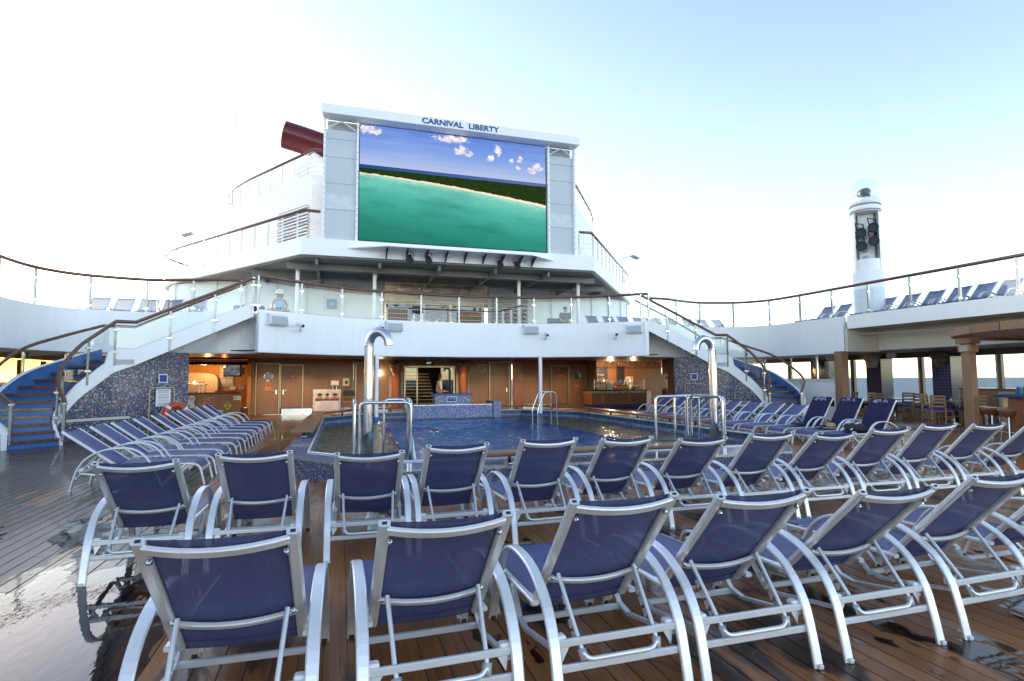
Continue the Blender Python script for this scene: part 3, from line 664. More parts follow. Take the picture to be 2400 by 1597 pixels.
m = MB(); m.box((17.95,15.46,2.88), (1.5,.1,.8)); m.build('cross_face', CREAM, t)
m = MB(); m.prism([(18.7,15.4),(18.62,15.4),(18.62,-6.),(18.7,-6.)], 2.53, 3.3); m.build('long_face', CREAM, t)
m = MB(); m.tube([(17.7,15.3,3.1),(17.9,13,3.05),(17.8,10,3.0),(17.9,7,3.08)], .025, 6); m.build('pipe', GREY, t)

# windows and kerb under the side balconies
def glazed_wall(path, label, glassmat, side):
    path = resample(path, 1.25); c = path[len(path)//2]
    t = thing('glazed_partition', (c[0], c[1], 0), label, 'window wall')
    m = MB(); m.ribbon(path, 0, 1.46, .12, side=side); m.build('kerb', WHITE, t)
    m = MB(); m.bar([(p[0], p[1], 1.48) for p in path], .14, .045); m.build('sill', WHITEM, t)
    m = MB(); m.bar([(p[0], p[1], 2.40) for p in path], .08, .06); m.build('head_rail', WINFR, t)
    for a, b in zip(path, path[1:]):
        m = MB(); m.ribbon([a, b], 1.5, 2.38, .012, side=side); m.build('pane', glassmat, t)
    for p in path:
        m = MB(); m.box((p[0], p[1], 1.94), (.055,.055,.87)); m.build('mullion', STEEL, t)
glazed_wall(WL[22:ici+4], 'amber lit window band under the balcony behind the blue stairs near the bar signs', TINT, -1)
glazed_wall(mir(WL[26:ici+1]), 'clear window band under the balcony behind the stairs beside the cafe', WGLASS, 1)

# ---------------------------------------------------------------- glass balustrades
def glass_rail(path, label, z0=ZT, zr=ZR, step=1.5, cables=None, endpost=True, hr=.052):
    P = resample(path, step); c = P[len(P)//2]
    t = thing('glass_balustrade', (c[0], c[1], z0), label, 'railing', 'glass balustrades with wooden handrail')
    m = MB(); m.tube([(p[0], p[1], zr) for p in path], hr, 10); m.build('handrail', HAND, t)
    for p in P:
        m = MB(); m.box((p[0], p[1], (z0-.12+zr)/2), (.058,.058,zr-z0+.12)); po = m.build('post', POSTM, t)
        if not (cables and cables[0] < p[0] < cables[1]):
            for zz in (z0+.12, zr-.30):
                m = MB(); m.box((p[0], p[1], zz), (.13,.06,.07), bev=.01); m.build('clamp', CHROME, po)
    for a, b in zip(P, P[1:]):
        if cables and cables[0] < (a[0]+b[0])/2 < cables[1]:
            for k in range(5):
                zz = z0+.1+k*.17; m = MB(); m.tube([(a[0], a[1], zz), (b[0], b[1], zz)], .011, 6); m.build('cable', STEEL, t)
        else:
            A, B = Vector(a[:2]), Vector(b[:2]); u = (B-A).normalized()*.05; A += u; B -= u
            m = MB(); m.ribbon([tuple(A), tuple(B)], z0+.03, zr-.17, .012); m.build('glass_panel', GLASS, t)
    return t
def inset(path, dd, side):
    P = [Vector(p[:2]) for p in path]; out = []
    for i in range(len(P)):
        tt = (P[min(len(P)-1, i+1)]-P[max(0, i-1)]).normalized(); out.append(tuple(P[i]+Vector((-tt.y, tt.x))*dd*side))
    return out
glass_rail(inset(CPATH, .07, 1), 'curved glass and cable balustrade along the middle balcony below the screen', cables=(1.7,7.1))
glass_rail(inset(WL[8:], .07, -1), 'curved glass balustrade above the amber windows')
glass_rail(inset(WR[8:ici+1]+[(17.3,10.),(17.35,-6.)], .07, 1), 'curved glass balustrade running to the light mast over the cafe')

# ---------------------------------------------------------------- curved staircases
NL = cr([(-6.42,16.35,0),(-6.68,16.6,.45),(-6.72,16.85,.85),(-6.52,17.25,1.4),(-6.22,17.6,1.8),(-5.95,17.95,2.15)], 8)
OL = cr([(-7.16,15.63,0),(-7.75,16.05,.45),(-8.0,16.7,.85),(-7.85,17.6,1.4),(-7.35,18.5,1.8),(-6.65,19.1,2.15)], 8)
NU = cr([(-5.5,18.05,2.15),(-4.2,18.42,2.85),(-2.62,18.92,3.70)], 8)
OU = cr([(-5.9,19.35,2.15),(-4.6,19.55,2.85),(-3.0,20.0,3.70)], 8)
def along(path, n):
    P = np.array(path); k = np.linspace(0, len(P)-1, n+1); out = []
    for q in k:
        i = min(len(P)-2, int(q)); f = q-i; out.append(P[i]*(1-f)+P[i+1]*f)
    return out
def stairs(mapf, label, nlow=12, nup=9, side=1):
    mp3 = lambda p: (*mapf(p[0], p[1]), p[2])
    c = mapf(-6.9, 16.2)
    t = thing('curved_staircase', (c[0], c[1], 0), label, 'staircase', 'curved stairs to the balcony')
    def quadbox(a, b, cc, dd, z0, z1):
        m = MB(); m.prism([mapf(*q[:2]) for q in (a, b, cc, dd)], z0, z1); return m
    for Np, Op, n, zs, ze, upper in ((NL, OL, nlow, 0, 2.15, False), (NU, OU, nup, 2.15, 3.70, True)):
        A, B = along(Np, n), along(Op, n); hgt = (ze-zs)/n
        for i in range(n):
            zt = zs+hgt*(i+1); a0, b0, a1, b1 = A[i], B[i], A[i+1], B[i+1]; a0, a1 = a0+(b0-a0)*.085, a1+(b1-a1)*.085
            # nosing: extend back towards lower step
            f = -.12; an, bn = a0+(a1-a0)*f, b0+(b1-b0)*f
            quadbox(an, bn, b1, a1, zt-.065, zt).build('tread', HAND, t)
            f = .04; r0, s0 = a0+(a1-a0)*f, b0+(b1-b0)*f; f = .14; r1, s1 = a0+(a1-a0)*f, b0+(b1-b0)*f
            quadbox(r0, s0, s1, r1, zt-hgt, zt-.067).build('riser', WHITEM if upper else BLUEP, t)
            if upper: quadbox(a0, b0, b1, a1, zt-.11, zt-.067).build('tread_underside', WHITEM, t)
    quadbox(np.array(NL[-1]), np.array(OL[-1]), np.array(OU[0]), np.array(NU[0]), 2.0, 2.15).build('landing', WHITEM, t)
    near = NL+NU; nm = [mp3(p) for p in near]; sd_ = side
    m = MB(); m.ribbon(nm, [max(0, p[2]-(.36 if j < len(NL) else .17)) for j, p in enumerate(nm)], [p[2]+(.06 if j < len(NL)-4 else .29) for j, p in enumerate(nm)], .07, side=sd_); m.build('stringer', WHITE, t)
    om = [mp3(p) for p in OL+OU]
    m = MB(); m.ribbon(om[:len(OL)], [max(0, p[2]-.3) for p in om[:len(OL)]], [p[2]+.34 for p in om[:len(OL)]], .05, side=sd_); m.build('skirting', BLUEP, t)
    m = MB(); m.bar([(p[0], p[1], p[2]+.36) for p in om[:len(OL)]], .09, .035); m.build('skirting_cap', WHITE, t)
    m = MB(); m.ribbon(om[len(OL):], [p[2]-.36 for p in om[len(OL):]], [p[2]+.05 for p in om[len(OL):]], .06, side=sd_); m.build('stringer', WHITE, t)
    # handrails
    hr = [(p[0], p[1], p[2]+1.05) for p in nm]; hr[0] = (*hr[0][:2], 1.0)
    m = MB(); m.tube(hr, .048, 10); m.build('handrail', HAND, t)
    ho = [(p[0], p[1], p[2]+1.02) for p in om]
    m = MB(); m.tube(ho, .042, 10); m.build('handrail', HAND, t)
    for e in (hr[0], ho[0], hr[-1]):
        m = MB(); m.box(e, (.10,.10,.05), bev=.01); m.build('rail_cap', CHROME, t)
    for e in (hr[0], ho[0]):
        m = MB(); m.box((e[0], e[1], e[2]/2+.05), (.06,.06,e[2]-.12)); m.build('newel_post', POSTM, t)
    # glass panels and posts on the near side, short panels at the outer foot
    k = [0, 8, 17, 28, 40, 46, 52, 57] ; k = [q for q in k if q < len(nm)]
    for q in k[1:]:
        p = nm[q]; m = MB(); m.box((p[0], p[1], p[2]+.40), (.045,.045,1.15)); po = m.build('post', POSTM, t)
        for zz in (.2, .82): m = MB(); m.box((p[0], p[1], p[2]+zz), (.15,.06,.07), bev=.01); m.build('clamp', CHROME, po)
    for a, b in zip(k, k[1:]):
        seg = nm[a:b+1]; m = MB(); m.ribbon(seg, [p[2]+.31 for p in seg], [p[2]+.92 for p in seg], .012, side=sd_); m.build('glass_panel', GLASS, t)
    seg = om[:14]; m = MB(); m.ribbon(seg, [p[2]+.36 for p in seg], [p[2]+.9 for p in seg], .012, side=sd_); m.build('glass_panel', GLASS, t)
    m = MB(); seg = om[:5]; m.ribbon(seg, 0, [p[2]+.36 for p in seg], .16, side=sd_); m.build('newel_kerb', WHITE, t)
    # mosaic wall below
    wp = [p for p in NL if p[2] > .36]; ext = [(-5.5,18.30,2.15),(-4.95,18.80,2.45),(-4.42,19.36,2.75)]
    inb = [mp3(p) for p in wp+ext]; pw = inset(inb, .04, sd_)
    m = MB(); m.ribbon(pw, 0, [min(2.2, p[2]-.33) if j < len(wp) else 2.4 for j, p in enumerate(inb)], .05, side=sd_); m.build('mosaic_wall', MOSD, t)
    L1 = [mp3(p) for p in wp]; L1 = inset(L1, .01, sd_)
    m = MB(); m.ribbon([p for p, q in zip(L1, wp) if q[2] > .5]+[mapf(-5.6,18.2)], .50, .57, .05, side=sd_); m.build('ledge', CREAM, t)
    # access panel frame and notices on the second bay
    A, B = Vector(mapf(-5.28, 18.50)), Vector(mapf(-4.62, 19.15)); u = (B-A).normalized(); nn = Vector((-u.y, u.x))
    if (Vector((0,0))-A).dot(nn) < 0: nn = -nn
    ang = math.atan2(-nn.x, nn.y)+math.pi
    fr = MB()
    def pt(s, z, o=.03): q = A+u*s+nn*o; return (q.x, q.y, z)
    for path in ([pt(.05,.05), pt(.05,1.33)], [pt(.75,.05), pt(.75,1.33)], [pt(.05,1.35), pt(.75,1.35)]): fr.bar(path, .025, .02)
    fr.build('panel_frame', BRASS, t)
    sg = MB(); q = pt(.40, 1.62, .04); rz = math.atan2(u.y, u.x); sg.box(q, (.26,.015,.26), rz); s1 = sg.build('depth_sign', PAPER, t)
    sg = MB(); q = pt(.40, 1.62, .052); sg.box(q, (.20,.012,.20), rz); sg.build('depth_sign_face', BLUESIGN, s1)
    return t, A, u, nn, rz, pt
stL, A_, u_, nn_, rz_, pt_ = stairs(lambda x, y: (x, y), 'blue curved stairs with wooden treads beside the mosaic wall with paper notice', side=1)
sg = MB(); sg.box(pt_(.42, 1.06, .045), (.42,.012,.50), rz_); no = sg.build('notice', PAPER, stL)
for k, (zz, ww, mt) in enumerate(((1.27,.34,INKB),(1.22,.30,REDSIGN),(1.16,.32,GREY),(1.12,.30,GREY),(1.07,.33,REDSIGN),(1.02,.28,GREY),(.98,.31,GREY),(.93,.26,GREY),(.87,.34,INKB))):
    q = MB(); q.box(pt_(.42, zz, .053), (ww,.003,.018), rz_); q.build('notice_line', mt, no)
AS = .94
stR, A2, u2, nn2, rz2, pt2 = stairs(lambda x, y: (XC+AS*(XC-x), y), 'blue curved stairs with wooden treads beside the cafe end of the balcony', side=-1)
# ---------------------------------------------------------------- superstructure behind the pool
def edge_rail(path, z0, label, step=.95, n=4, hr=1.02):
    P = resample(path, step); c = P[len(P)//2]
    t = thing('wire_railing', (c[0], c[1], z0), label, 'railing', 'white wire railings on the upper decks')
    m = MB(); m.tube([(p[0], p[1], z0+hr) for p in path], .058, 8); m.build('handrail', HAND, t)
    for p in P: m = MB(); m.box((p[0], p[1], z0+hr/2), (.06,.06,hr)); m.build('post', WHITEM, t)
    for k in range(n):
        zz = z0+.14+k*.2; m = MB(); m.tube([(p[0], p[1], zz) for p in path], .012, 6); m.build('wire', WHITEM, t)
    return t
S1L = [(-1.42,21.35),(-5.15,26.25)]+cr([(-5.15,26.25),(-7.5,29.35),(-8.35,30.9),(-8.5,32.2),(-8.0,34.)], 6)[1:]
roof1 = S1L[::-1]+mir(S1L)
sup = thing('ship_superstructure', (4.4,27,3.55), 'white stepped ship superstructure with overhanging roofs behind the screen', 'building')
m = MB(); m.prism(roof1, 6.12, 6.74); m.build('lower_roof', WHITE, sup)
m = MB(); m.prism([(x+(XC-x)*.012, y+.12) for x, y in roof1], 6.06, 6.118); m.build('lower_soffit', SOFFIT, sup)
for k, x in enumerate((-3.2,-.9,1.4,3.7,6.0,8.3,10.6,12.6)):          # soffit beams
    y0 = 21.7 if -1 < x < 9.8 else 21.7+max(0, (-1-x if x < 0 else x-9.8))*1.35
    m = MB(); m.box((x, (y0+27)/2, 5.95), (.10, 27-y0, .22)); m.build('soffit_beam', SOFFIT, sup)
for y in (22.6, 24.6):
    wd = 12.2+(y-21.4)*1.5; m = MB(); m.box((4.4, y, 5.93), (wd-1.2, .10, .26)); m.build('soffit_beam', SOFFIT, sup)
# glazed curved bulkhead under the lower roof
B1 = cr([(-8.2,33.5),(-8.1,31.),(-7.2,29.3),(-5.4,28.0),(-3.2,27.0),(-1.0,26.5),(1.9,26.4)], 5)
bh = MB(); bh.ribbon(B1, 3.55, 6.1, .1, side=1); bh.build('bulkhead', WHITEM, sup)
bh = MB(); bh.ribbon(mir(B1), 3.55, 6.1, .1, side=-1); bh.build('bulkhead', WHITEM, sup)
for pth in (B1[::3], mir(B1[::3])):
    for p in pth[1:]: m = MB(); m.box((p[0], p[1]-.06, 4.8), (.05,.04,2.5)); m.build('bulkhead_seam', CREAM, sup)
# centre doors
m = MB(); m.box((4.4,27.2,5.65), (5.0,.1,.9)); m.build('door_head', WHITEM, sup)
for k, (a, b) in enumerate(((2.15,3.75),(3.95,5.05),(5.25,6.7))):
    m = MB(); m.box(((a+b)/2,27.22,4.4), (b-a,.03,1.65)); m.build('door_glass', WGLASS, sup)
    m = MB(); m.box(((a+b)/2,27.12,5.22), (b-a,.05,.06)); m.build('door_trim', BRASS, sup)
for x in (1.98,3.85,5.15,6.8): m = MB(); m.box((x,27.1,4.4), (.16,.16,1.7)); m.build('door_post', WHITE, sup)
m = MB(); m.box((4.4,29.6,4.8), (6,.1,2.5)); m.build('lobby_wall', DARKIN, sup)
for x in (2.9,3.9,4.9,5.9): m = MB(); m.box((x,26.9,5.95), (.62,.5,.2), bev=.05); m.build('vent_grille', CREAM, sup)
# louvre screen right of the doors
lv = thing('louvre_screen', (8.2,26.2,3.55), 'slatted cream louvre panel under the lower roof', 'louvre')
for k in range(16): m = MB(); m.box((8.0,26.2,3.65+k*.115), (1.7,.05,.05), M=Matrix.Translation((8.0,26.2,3.65+k*.115)) @ Matrix.Rotation(.5,4,'X')); m.build('slat', CREAM, lv)
m = MB(); m.box((8.0,26.27,4.55), (1.8,.03,1.95)); m.build('backing', GREY, lv)
# posts under lower roof
for k, (x, y) in enumerate(((-1.63,23.0),(1.28,23.0),(7.4,23.0),(10.2,23.0))):
    tag(MB().lathe([(.075,3.55),(.075,6.06)], (x,y,0), 14).build('canopy_post', WHITE), 'white round post under the lower roof, %s counted from the person in the hat' % ORD[k], 'post', 'posts under the lower roof')
# second level
S2L = [(-1.2,22.9),(-4.2,27.3)]+cr([(-4.2,27.3),(-5.2,29.1),(-5.65,30.6),(-5.55,32),(-4.9,33.6)], 6)[1:]
m = MB(); m.prism(S2L[::-1]+mir(S2L), 9.2, 9.66); m.build('upper_roof', WHITE, sup)
m = MB(); m.prism([(-1.15,22.6),(9.95,22.6),(13.0,27.),(13.,34.),(-4.2,34.),(-4.2,27.)], 6.74, 9.2); m.build('upper_house', WHITE, sup)
lv = thing('louvre_screen', (-2.0,23.6,6.8), 'white slatted vent in the upper house wall beside the screen', 'louvre')
dv = Vector((-3.05,4.4)).normalized(); nv = Vector((-dv.y, dv.x)); nv = nv if nv.y < 0 else -nv
for k in range(11):
    a = Vector((-1.25,22.72)); b = a+dv*2.2; a, b = a+nv*.06, b+nv*.06; zz = 7.0+k*.13
    m = MB(); m.bar([(a.x,a.y,zz),(b.x,b.y,zz)], .05, .06); m.build('slat', WHITEM, lv)
    m = MB(); m.bar([(a.x,a.y,zz+.05),(b.x,b.y,zz+.05)], .02, .03); m.build('slot', INK, lv)
edge_rail([(-.78,21.45)]+inset(S1L, .1, -1), 6.74, 'white wire railing on the lower roof edge on the funnel side')
edge_rail([(9.6,21.45)]+inset(mir(S1L), .1, 1), 6.74, 'white wire railing on the lower roof edge facing the light mast')
edge_rail([(-.6,22.95)]+inset(S2L, .1, -1), 9.66, 'white wire railing on the upper roof edge below the red funnel')
edge_rail([(9.4,22.95)]+inset(mir(S2L), .1, 1), 9.66, 'white wire railing on the upper roof edge behind the screen')
# funnel wing
fn = thing('ship_funnel', (4.4,31,9.66), 'dark red winged ship funnel behind the video screen', 'funnel')
m = MB(); path = cr([(-3.05,31.5,14.72),(-1.5,31.5,14.36),(.6,31.5,13.8),(3.2,31.5,12.6),(4.4,31.5,10.5)], 6); n = len(path)
rings = []
m.sweep(path, [(.82*math.cos(k*math.pi/12), .72*math.sin(k*math.pi/12)) for k in range(24)], sm=True); m.build('wing', RED, fn)
m = MB(); path = cr([(11.85,31.5,14.75),(10.3,31.5,14.25),(8.2,31.5,13.6),(5.6,31.5,12.6),(4.4,31.5,10.5)], 6)
m.sweep(path, [(.82*math.cos(k*math.pi/12), .72*math.sin(k*math.pi/12)) for k in range(24)], sm=True); m.build('wing', RED, fn)
m = MB(); m.sweep(cr([(-1.9,31.6,13.2),(-.6,31.6,12.2),(1.2,31.6,10.6),(2.2,31.6,9.66)], 5), [(.9*math.cos(k*math.pi/10), .9*math.sin(k*math.pi/10)) for k in range(20)], sm=True); m.build('white_base', WHITE, fn)
tag(MB().tube([(-4.82,27.6,9.6),(-4.78,27.6,13.9)], .018, 5).build('whip_antenna', GREY), 'thin whip antenna rising behind the upper roof railing', 'antenna')

# ---------------------------------------------------------------- video screen
vs = thing('video_screen', (4.35,21.5,6.74), 'giant video screen showing a tropical beach with ship name header', 'screen')
m = MB(); m.box((4.35,21.32,11.54), (10.3,.62,.36), bev=.015); m.build('header', WHITE, vs)
m = MB(); m.box((4.35,21.9,9.05), (9.9,.5,4.6)); m.build('cabinet', GREY, vs)
scr = MB(); scr.quad((.59,21.55,6.83),(8.14,21.55,6.83),(8.14,21.55,11.33),(.59,21.55,11.33)); sc = scr.build('display', SCREENM, vs)
uv = sc.data.uv_layers[0]
for i, q in enumerate(((0,0),(1,0),(1,1),(0,1))): uv.data[i].uv = q
m = MB(); m.box((4.365,21.6,9.08), (7.57,.08,4.52)); m.build('display_back', BLACK, vs)
for x0, x1 in ((-.72,.55),(8.18,9.43)):
    pn = MB(); pn.box(((x0+x1)/2,21.52,8.85), (x1-x0-.16,.05,4.2)); p_ = pn.build('side_panel', GREYP, vs)
    for zz in (7.9, 8.9, 9.9, 10.6): m = MB(); m.box(((x0+x1)/2,21.489,zz), (x1-x0-.2,.012,.012)); m.build('panel_joint', GREY, p_)
    m = MB(); m.box(((x0+x1)/2,21.50,8.2), (x1-x0-.22,.02,.55)); m.build('light_patch', pm('panel_light', (.62,.67,.70), .6), p_)
    for x in (x0+.04, x1-.04):
        m = MB(); m.box((x,21.44,9.05), (.08,.14,4.62)); so = m.build('stile', WHITE, vs)
        for k in range(18): m = MB(); m.box((x,21.365,7.0+k*.24), (.03,.012,.03)); m.build('bolt', GREY, so)
    z0 = 10.98
    for a, b in (((x0+.12,z0),((x0+x1)/2,z0+.32)),(((x0+x1)/2,z0+.32),(x1-.12,z0))):
        m = MB(); m.tube([(a[0],21.45,a[1]),(b[0],21.45,b[1])], .02, 6); m.build('truss_brace', WHITE, vs)
text('ship_name', 'CARNIVAL', .30, INKB, face(3.68,21.0,11.53), vs, .006, bold=.009, xs=1.12); text('ship_name', 'LIBERTY', .30, INKB, face(5.33,21.0,11.53), vs, .006, bold=.009, xs=1.12)
# light shelf under the screen
sf = thing('light_shelf', (4.3,20.9,6.3), 'thin white shelf with brackets projecting below the video screen', 'shelf')
m = MB(); m.prism([(.2,21.32),(1.6,20.55),(7.2,20.55),(8.4,21.32)], 6.42, 6.47); m.build('board', WHITE, sf)
for x in (1.6,2.35,3.1,3.85,4.6,5.35,6.1,6.85,7.4):
    m = MB(); m.add([(x-.02,21.3,6.41),(x-.02,20.65,6.41),(x-.02,21.3,6.1),(x+.02,21.3,6.41),(x+.02,20.65,6.41),(x+.02,21.3,6.1)], [(0,1,2),(5,4,3),(0,3,4,1),(1,4,5,2),(2,5,3,0)]); m.build('bracket', BLACK, sf)
def spot(loc, aim, label, s=1., group='black stage spotlights'):
    t = thing('spotlight', loc, label, 'spotlight', group)
    d_ = (Vector(aim)-Vector(loc)).normalized(); M = Matrix.Translation(loc) @ d_.to_track_quat('Z', 'Y').to_matrix().to_4x4() @ Matrix.Scale(s, 4)
    m = MB(); m.lathe([(0,-.16),(.07,-.16),(.09,-.05),(.10,.12),(.125,.15),(.125,.2),(.11,.2)], M=M, n=14); m.build('housing', BLACK, t)
    m = MB(); m.lathe([(0,.17),(.11,.18)], M=M, n=14); m.build('lens', pm('dark_lens', (.06,.07,.08), .1), t)
    m = MB(); m.tube([tuple(Vector(loc)+Vector((.13*s,0,0))), tuple(Vector(loc)+Vector((.13*s,.06,.22*s))), tuple(Vector(loc)+Vector((-.13*s,.06,.22*s))), tuple(Vector(loc)+Vector((-.13*s,0,0)))], .014*s, 6); m.build('yoke', BLACK, t)
    return t
for k, x in enumerate((2.45,3.15,5.95,6.65)): spot((x,20.95,6.12), (x-.2,15,1), 'black spotlight under the screen shelf, %s counted from the funnel side' % ORD[k], 1.0, 'spotlights under the screen shelf')

# ---------------------------------------------------------------- light mast
tx, ty = 18.95, 15.95
tw = thing('light_mast', (tx,ty,3.55), 'white round light mast with clear glass dome and black spotlights', 'mast')
m = MB(); m.lathe([(.51,3.55),(.51,5.5),(.47,5.52)], (tx,ty,0), 28); m.build('base_drum', WHITE, tw)
ca = math.atan2(-ty, -tx)+.1            # opening looks at the pool
m = MB(); m.lathe([(.47,5.5),(.46,7.75)], (tx,ty,0), 22, arc=(ca+.95, ca-.95+2*math.pi)); m.lathe([(.40,7.75),(.41,5.5)], (tx,ty,0), 22, arc=(ca+.95, ca-.95+2*math.pi)); m.build('shell', WHITE, tw)
m = MB(); m.lathe([(.46,5.5),(.46,5.95)], (tx,ty,0), 22); m.build('lower_shell', WHITE, tw)
m = MB(); m.lathe([(.30,5.95),(0,5.95)], (tx,ty,0), 16); m.box((tx+.1*math.cos(ca+math.pi), ty+.1*math.sin(ca+math.pi), 6.8), (.5,.16,1.9), ca+math.pi/2); m.build('lamp_board', WHITE, tw)
m = MB(); m.lathe([(0,7.74),(.47,7.74),(.52,7.78),(.52,7.98),(.505,7.99),(.505,8.01),(.52,8.02),(.52,8.2),(.47,8.27),(0,8.27)], (tx,ty,0), 28); m.build('cap_ring', WHITE, tw)
for zz in (7.8, 8.01): m = MB(); m.tube([(tx+.525*math.cos(a), ty+.525*math.sin(a), zz) for a in np.linspace(0, 2*math.pi, 28)[:-1]], .012, 5, closed=True); m.build('seal', BLACK, tw)
m = MB(); m.lathe([(.47*math.cos(a), 8.62+.47*math.sin(a)) for a in np.linspace(-.75, math.pi/2, 14)], (tx,ty,0), 24); m.build('dome', _glass('clear_dome', (.93,.955,.97), .03, .8, 0., .5), tw)
m = MB(); m.lathe([(0,-.2),(.16,-.18),(.18,0),(.16,.18),(0,.22)], M=Matrix.Translation((tx-.03,ty,8.55)) @ Matrix.Rotation(1.2,4,'Y'), n=14); m.lathe([(.22,8.3),(.2,8.45),(.1,8.5)], (tx,ty,0), 14); m.build('searchlight', pm('searchlight_grey', (.10,.12,.15), .4), tw)
fx, fy = math.cos(ca), math.sin(ca); rx, ry = -math.sin(ca), math.cos(ca)
for sgn, zz, wh in ((1,7.15,'upper one on the cafe side'),(-1,7.0,'upper one on the screen side'),(1,6.65,'lower one on the cafe side'),(-1,6.5,'lower one on the screen side')):
    lc = (tx+fx*.30+rx*.20*-sgn*-1, ty+fy*.30+ry*.20*sgn, zz); spot(lc, (lc[0]-6, lc[1]-5, lc[2]-2.5), 'black round spotlight inside the white light mast, '+wh, 1.45, 'spotlights in the light mast')
for zz in (6.85, 6.35, 6.05): m = MB(); m.box((tx+fx*.05-rx*.05, ty+fy*.05-ry*.05, zz), (.14,.12,.16), ca); m.build('ballast_box', GREY, tw)

# floodlights on brackets, loudspeakers, cameras
def flood(x, y, z0, dx, label):
    t = thing('floodlight', (x, y, z0), label, 'floodlight', 'floodlights on railing brackets')
    m = MB(); m.tube(fillet([(x,y,z0),(x,y,z0+1.25),(x+dx*.45,y-.1,z0+1.4)], .1), .035, 8); m.build('bracket_pole', WHITEM, t)
    m = MB(); m.box((0,0,0), (.42,.28,.12), bev=.03, M=Matrix.Translation((x+dx*.62,y-.15,z0+1.33)) @ Matrix.Rotation(dx*.35,4,'Y')); m.build('lamp_head', GREY, t)
flood(-5.75,26.9,6.5, -1, 'grey floodlight on a white bracket pole over the funnel side roof edge')
flood(13.9,25.6,6.5, 1, 'grey floodlight on a white bracket pole over the mast side roof edge')
def speaker(x, y, z, rz, label):
    t = thing('loudspeaker', (x, y, z-.16), label, 'loudspeaker', 'loudspeakers on the balcony front')
    M = Matrix.Translation((x,y,z)) @ Matrix.Rotation(rz,4,'Z') @ Matrix.Rotation(-.22,4,'X')
    m = MB(); m.box((0,0,0), (.60,.22,.34), bev=.02, M=M); m.build('case', WHITEM, t)
    m = MB(); m.box((0,0,0), (.54,.012,.24), M=M @ Matrix.Translation((0,-.115,-.03))); m.build('grille', LIGHTGREY, t)
    m = MB(); m.bar([tuple(M @ Vector(q)) for q in ((-.32,.2,.05),(-.32,0,.2),(.32,0,.2),(.32,.2,.05))], .03, .03); m.build('bracket', WHITEM, t)
for x, y, z, rz, lb in ((-1.9,19.0,3.45,.62,'white loudspeaker on the balcony front below the woman in the hat'),(1.9,20.85,3.50,.15,'white loudspeaker above the arched shower on the balcony front'),(7.2,20.8,3.50,-.17,'white loudspeaker above the pool ladder post on the balcony front'),(10.75,19.0,3.45,-.62,'white loudspeaker at the balcony end beside the cafe stairs')): speaker(x, y, z, rz, lb)
def camera_(x, y, z, ax, label):
    t = thing('security_camera', (x, y, z-.1), label, 'camera', 'security cameras on the balcony front')
    M = Matrix.Translation((x,y-.16,z)) @ Matrix.Rotation(ax,4,'Z') @ Matrix.Rotation(.25,4,'X')
    m = MB(); m.box((0,0,0), (.13,.34,.12), bev=.03, M=M); m.build('housing', WHITEM, t)
    m = MB(); m.box((0,0,0), (.09,.01,.08), M=M @ Matrix.Translation((0,-.175,0))); m.build('lens_window', BLACK, t)
    m = MB(); m.tube([(x,y+.1,z-.16),(x,y-.1,z-.16),(x,y-.12,z-.04)], .025, 6); m.lathe([(.05,0),(.05,.06),(0,.06)], M=Matrix.Translation((x,y+.06,z-.16)) @ Matrix.Rotation(math.pi/2,4,'X'), n=10); m.build('arm', WHITEM, t)
camera_(-1.25,19.35,3.33,.6,'white security camera beside the loudspeaker under the woman in the hat')
camera_(1.42,20.75,3.45,.1,'white security camera hidden above the arched shower spout')
camera_(7.72,20.65,3.30,-.1,'white security camera beside the loudspeaker above the ladder post')
camera_(10.1,19.35,3.27,-.5,'white security camera near the loudspeaker beside the cafe stairs')
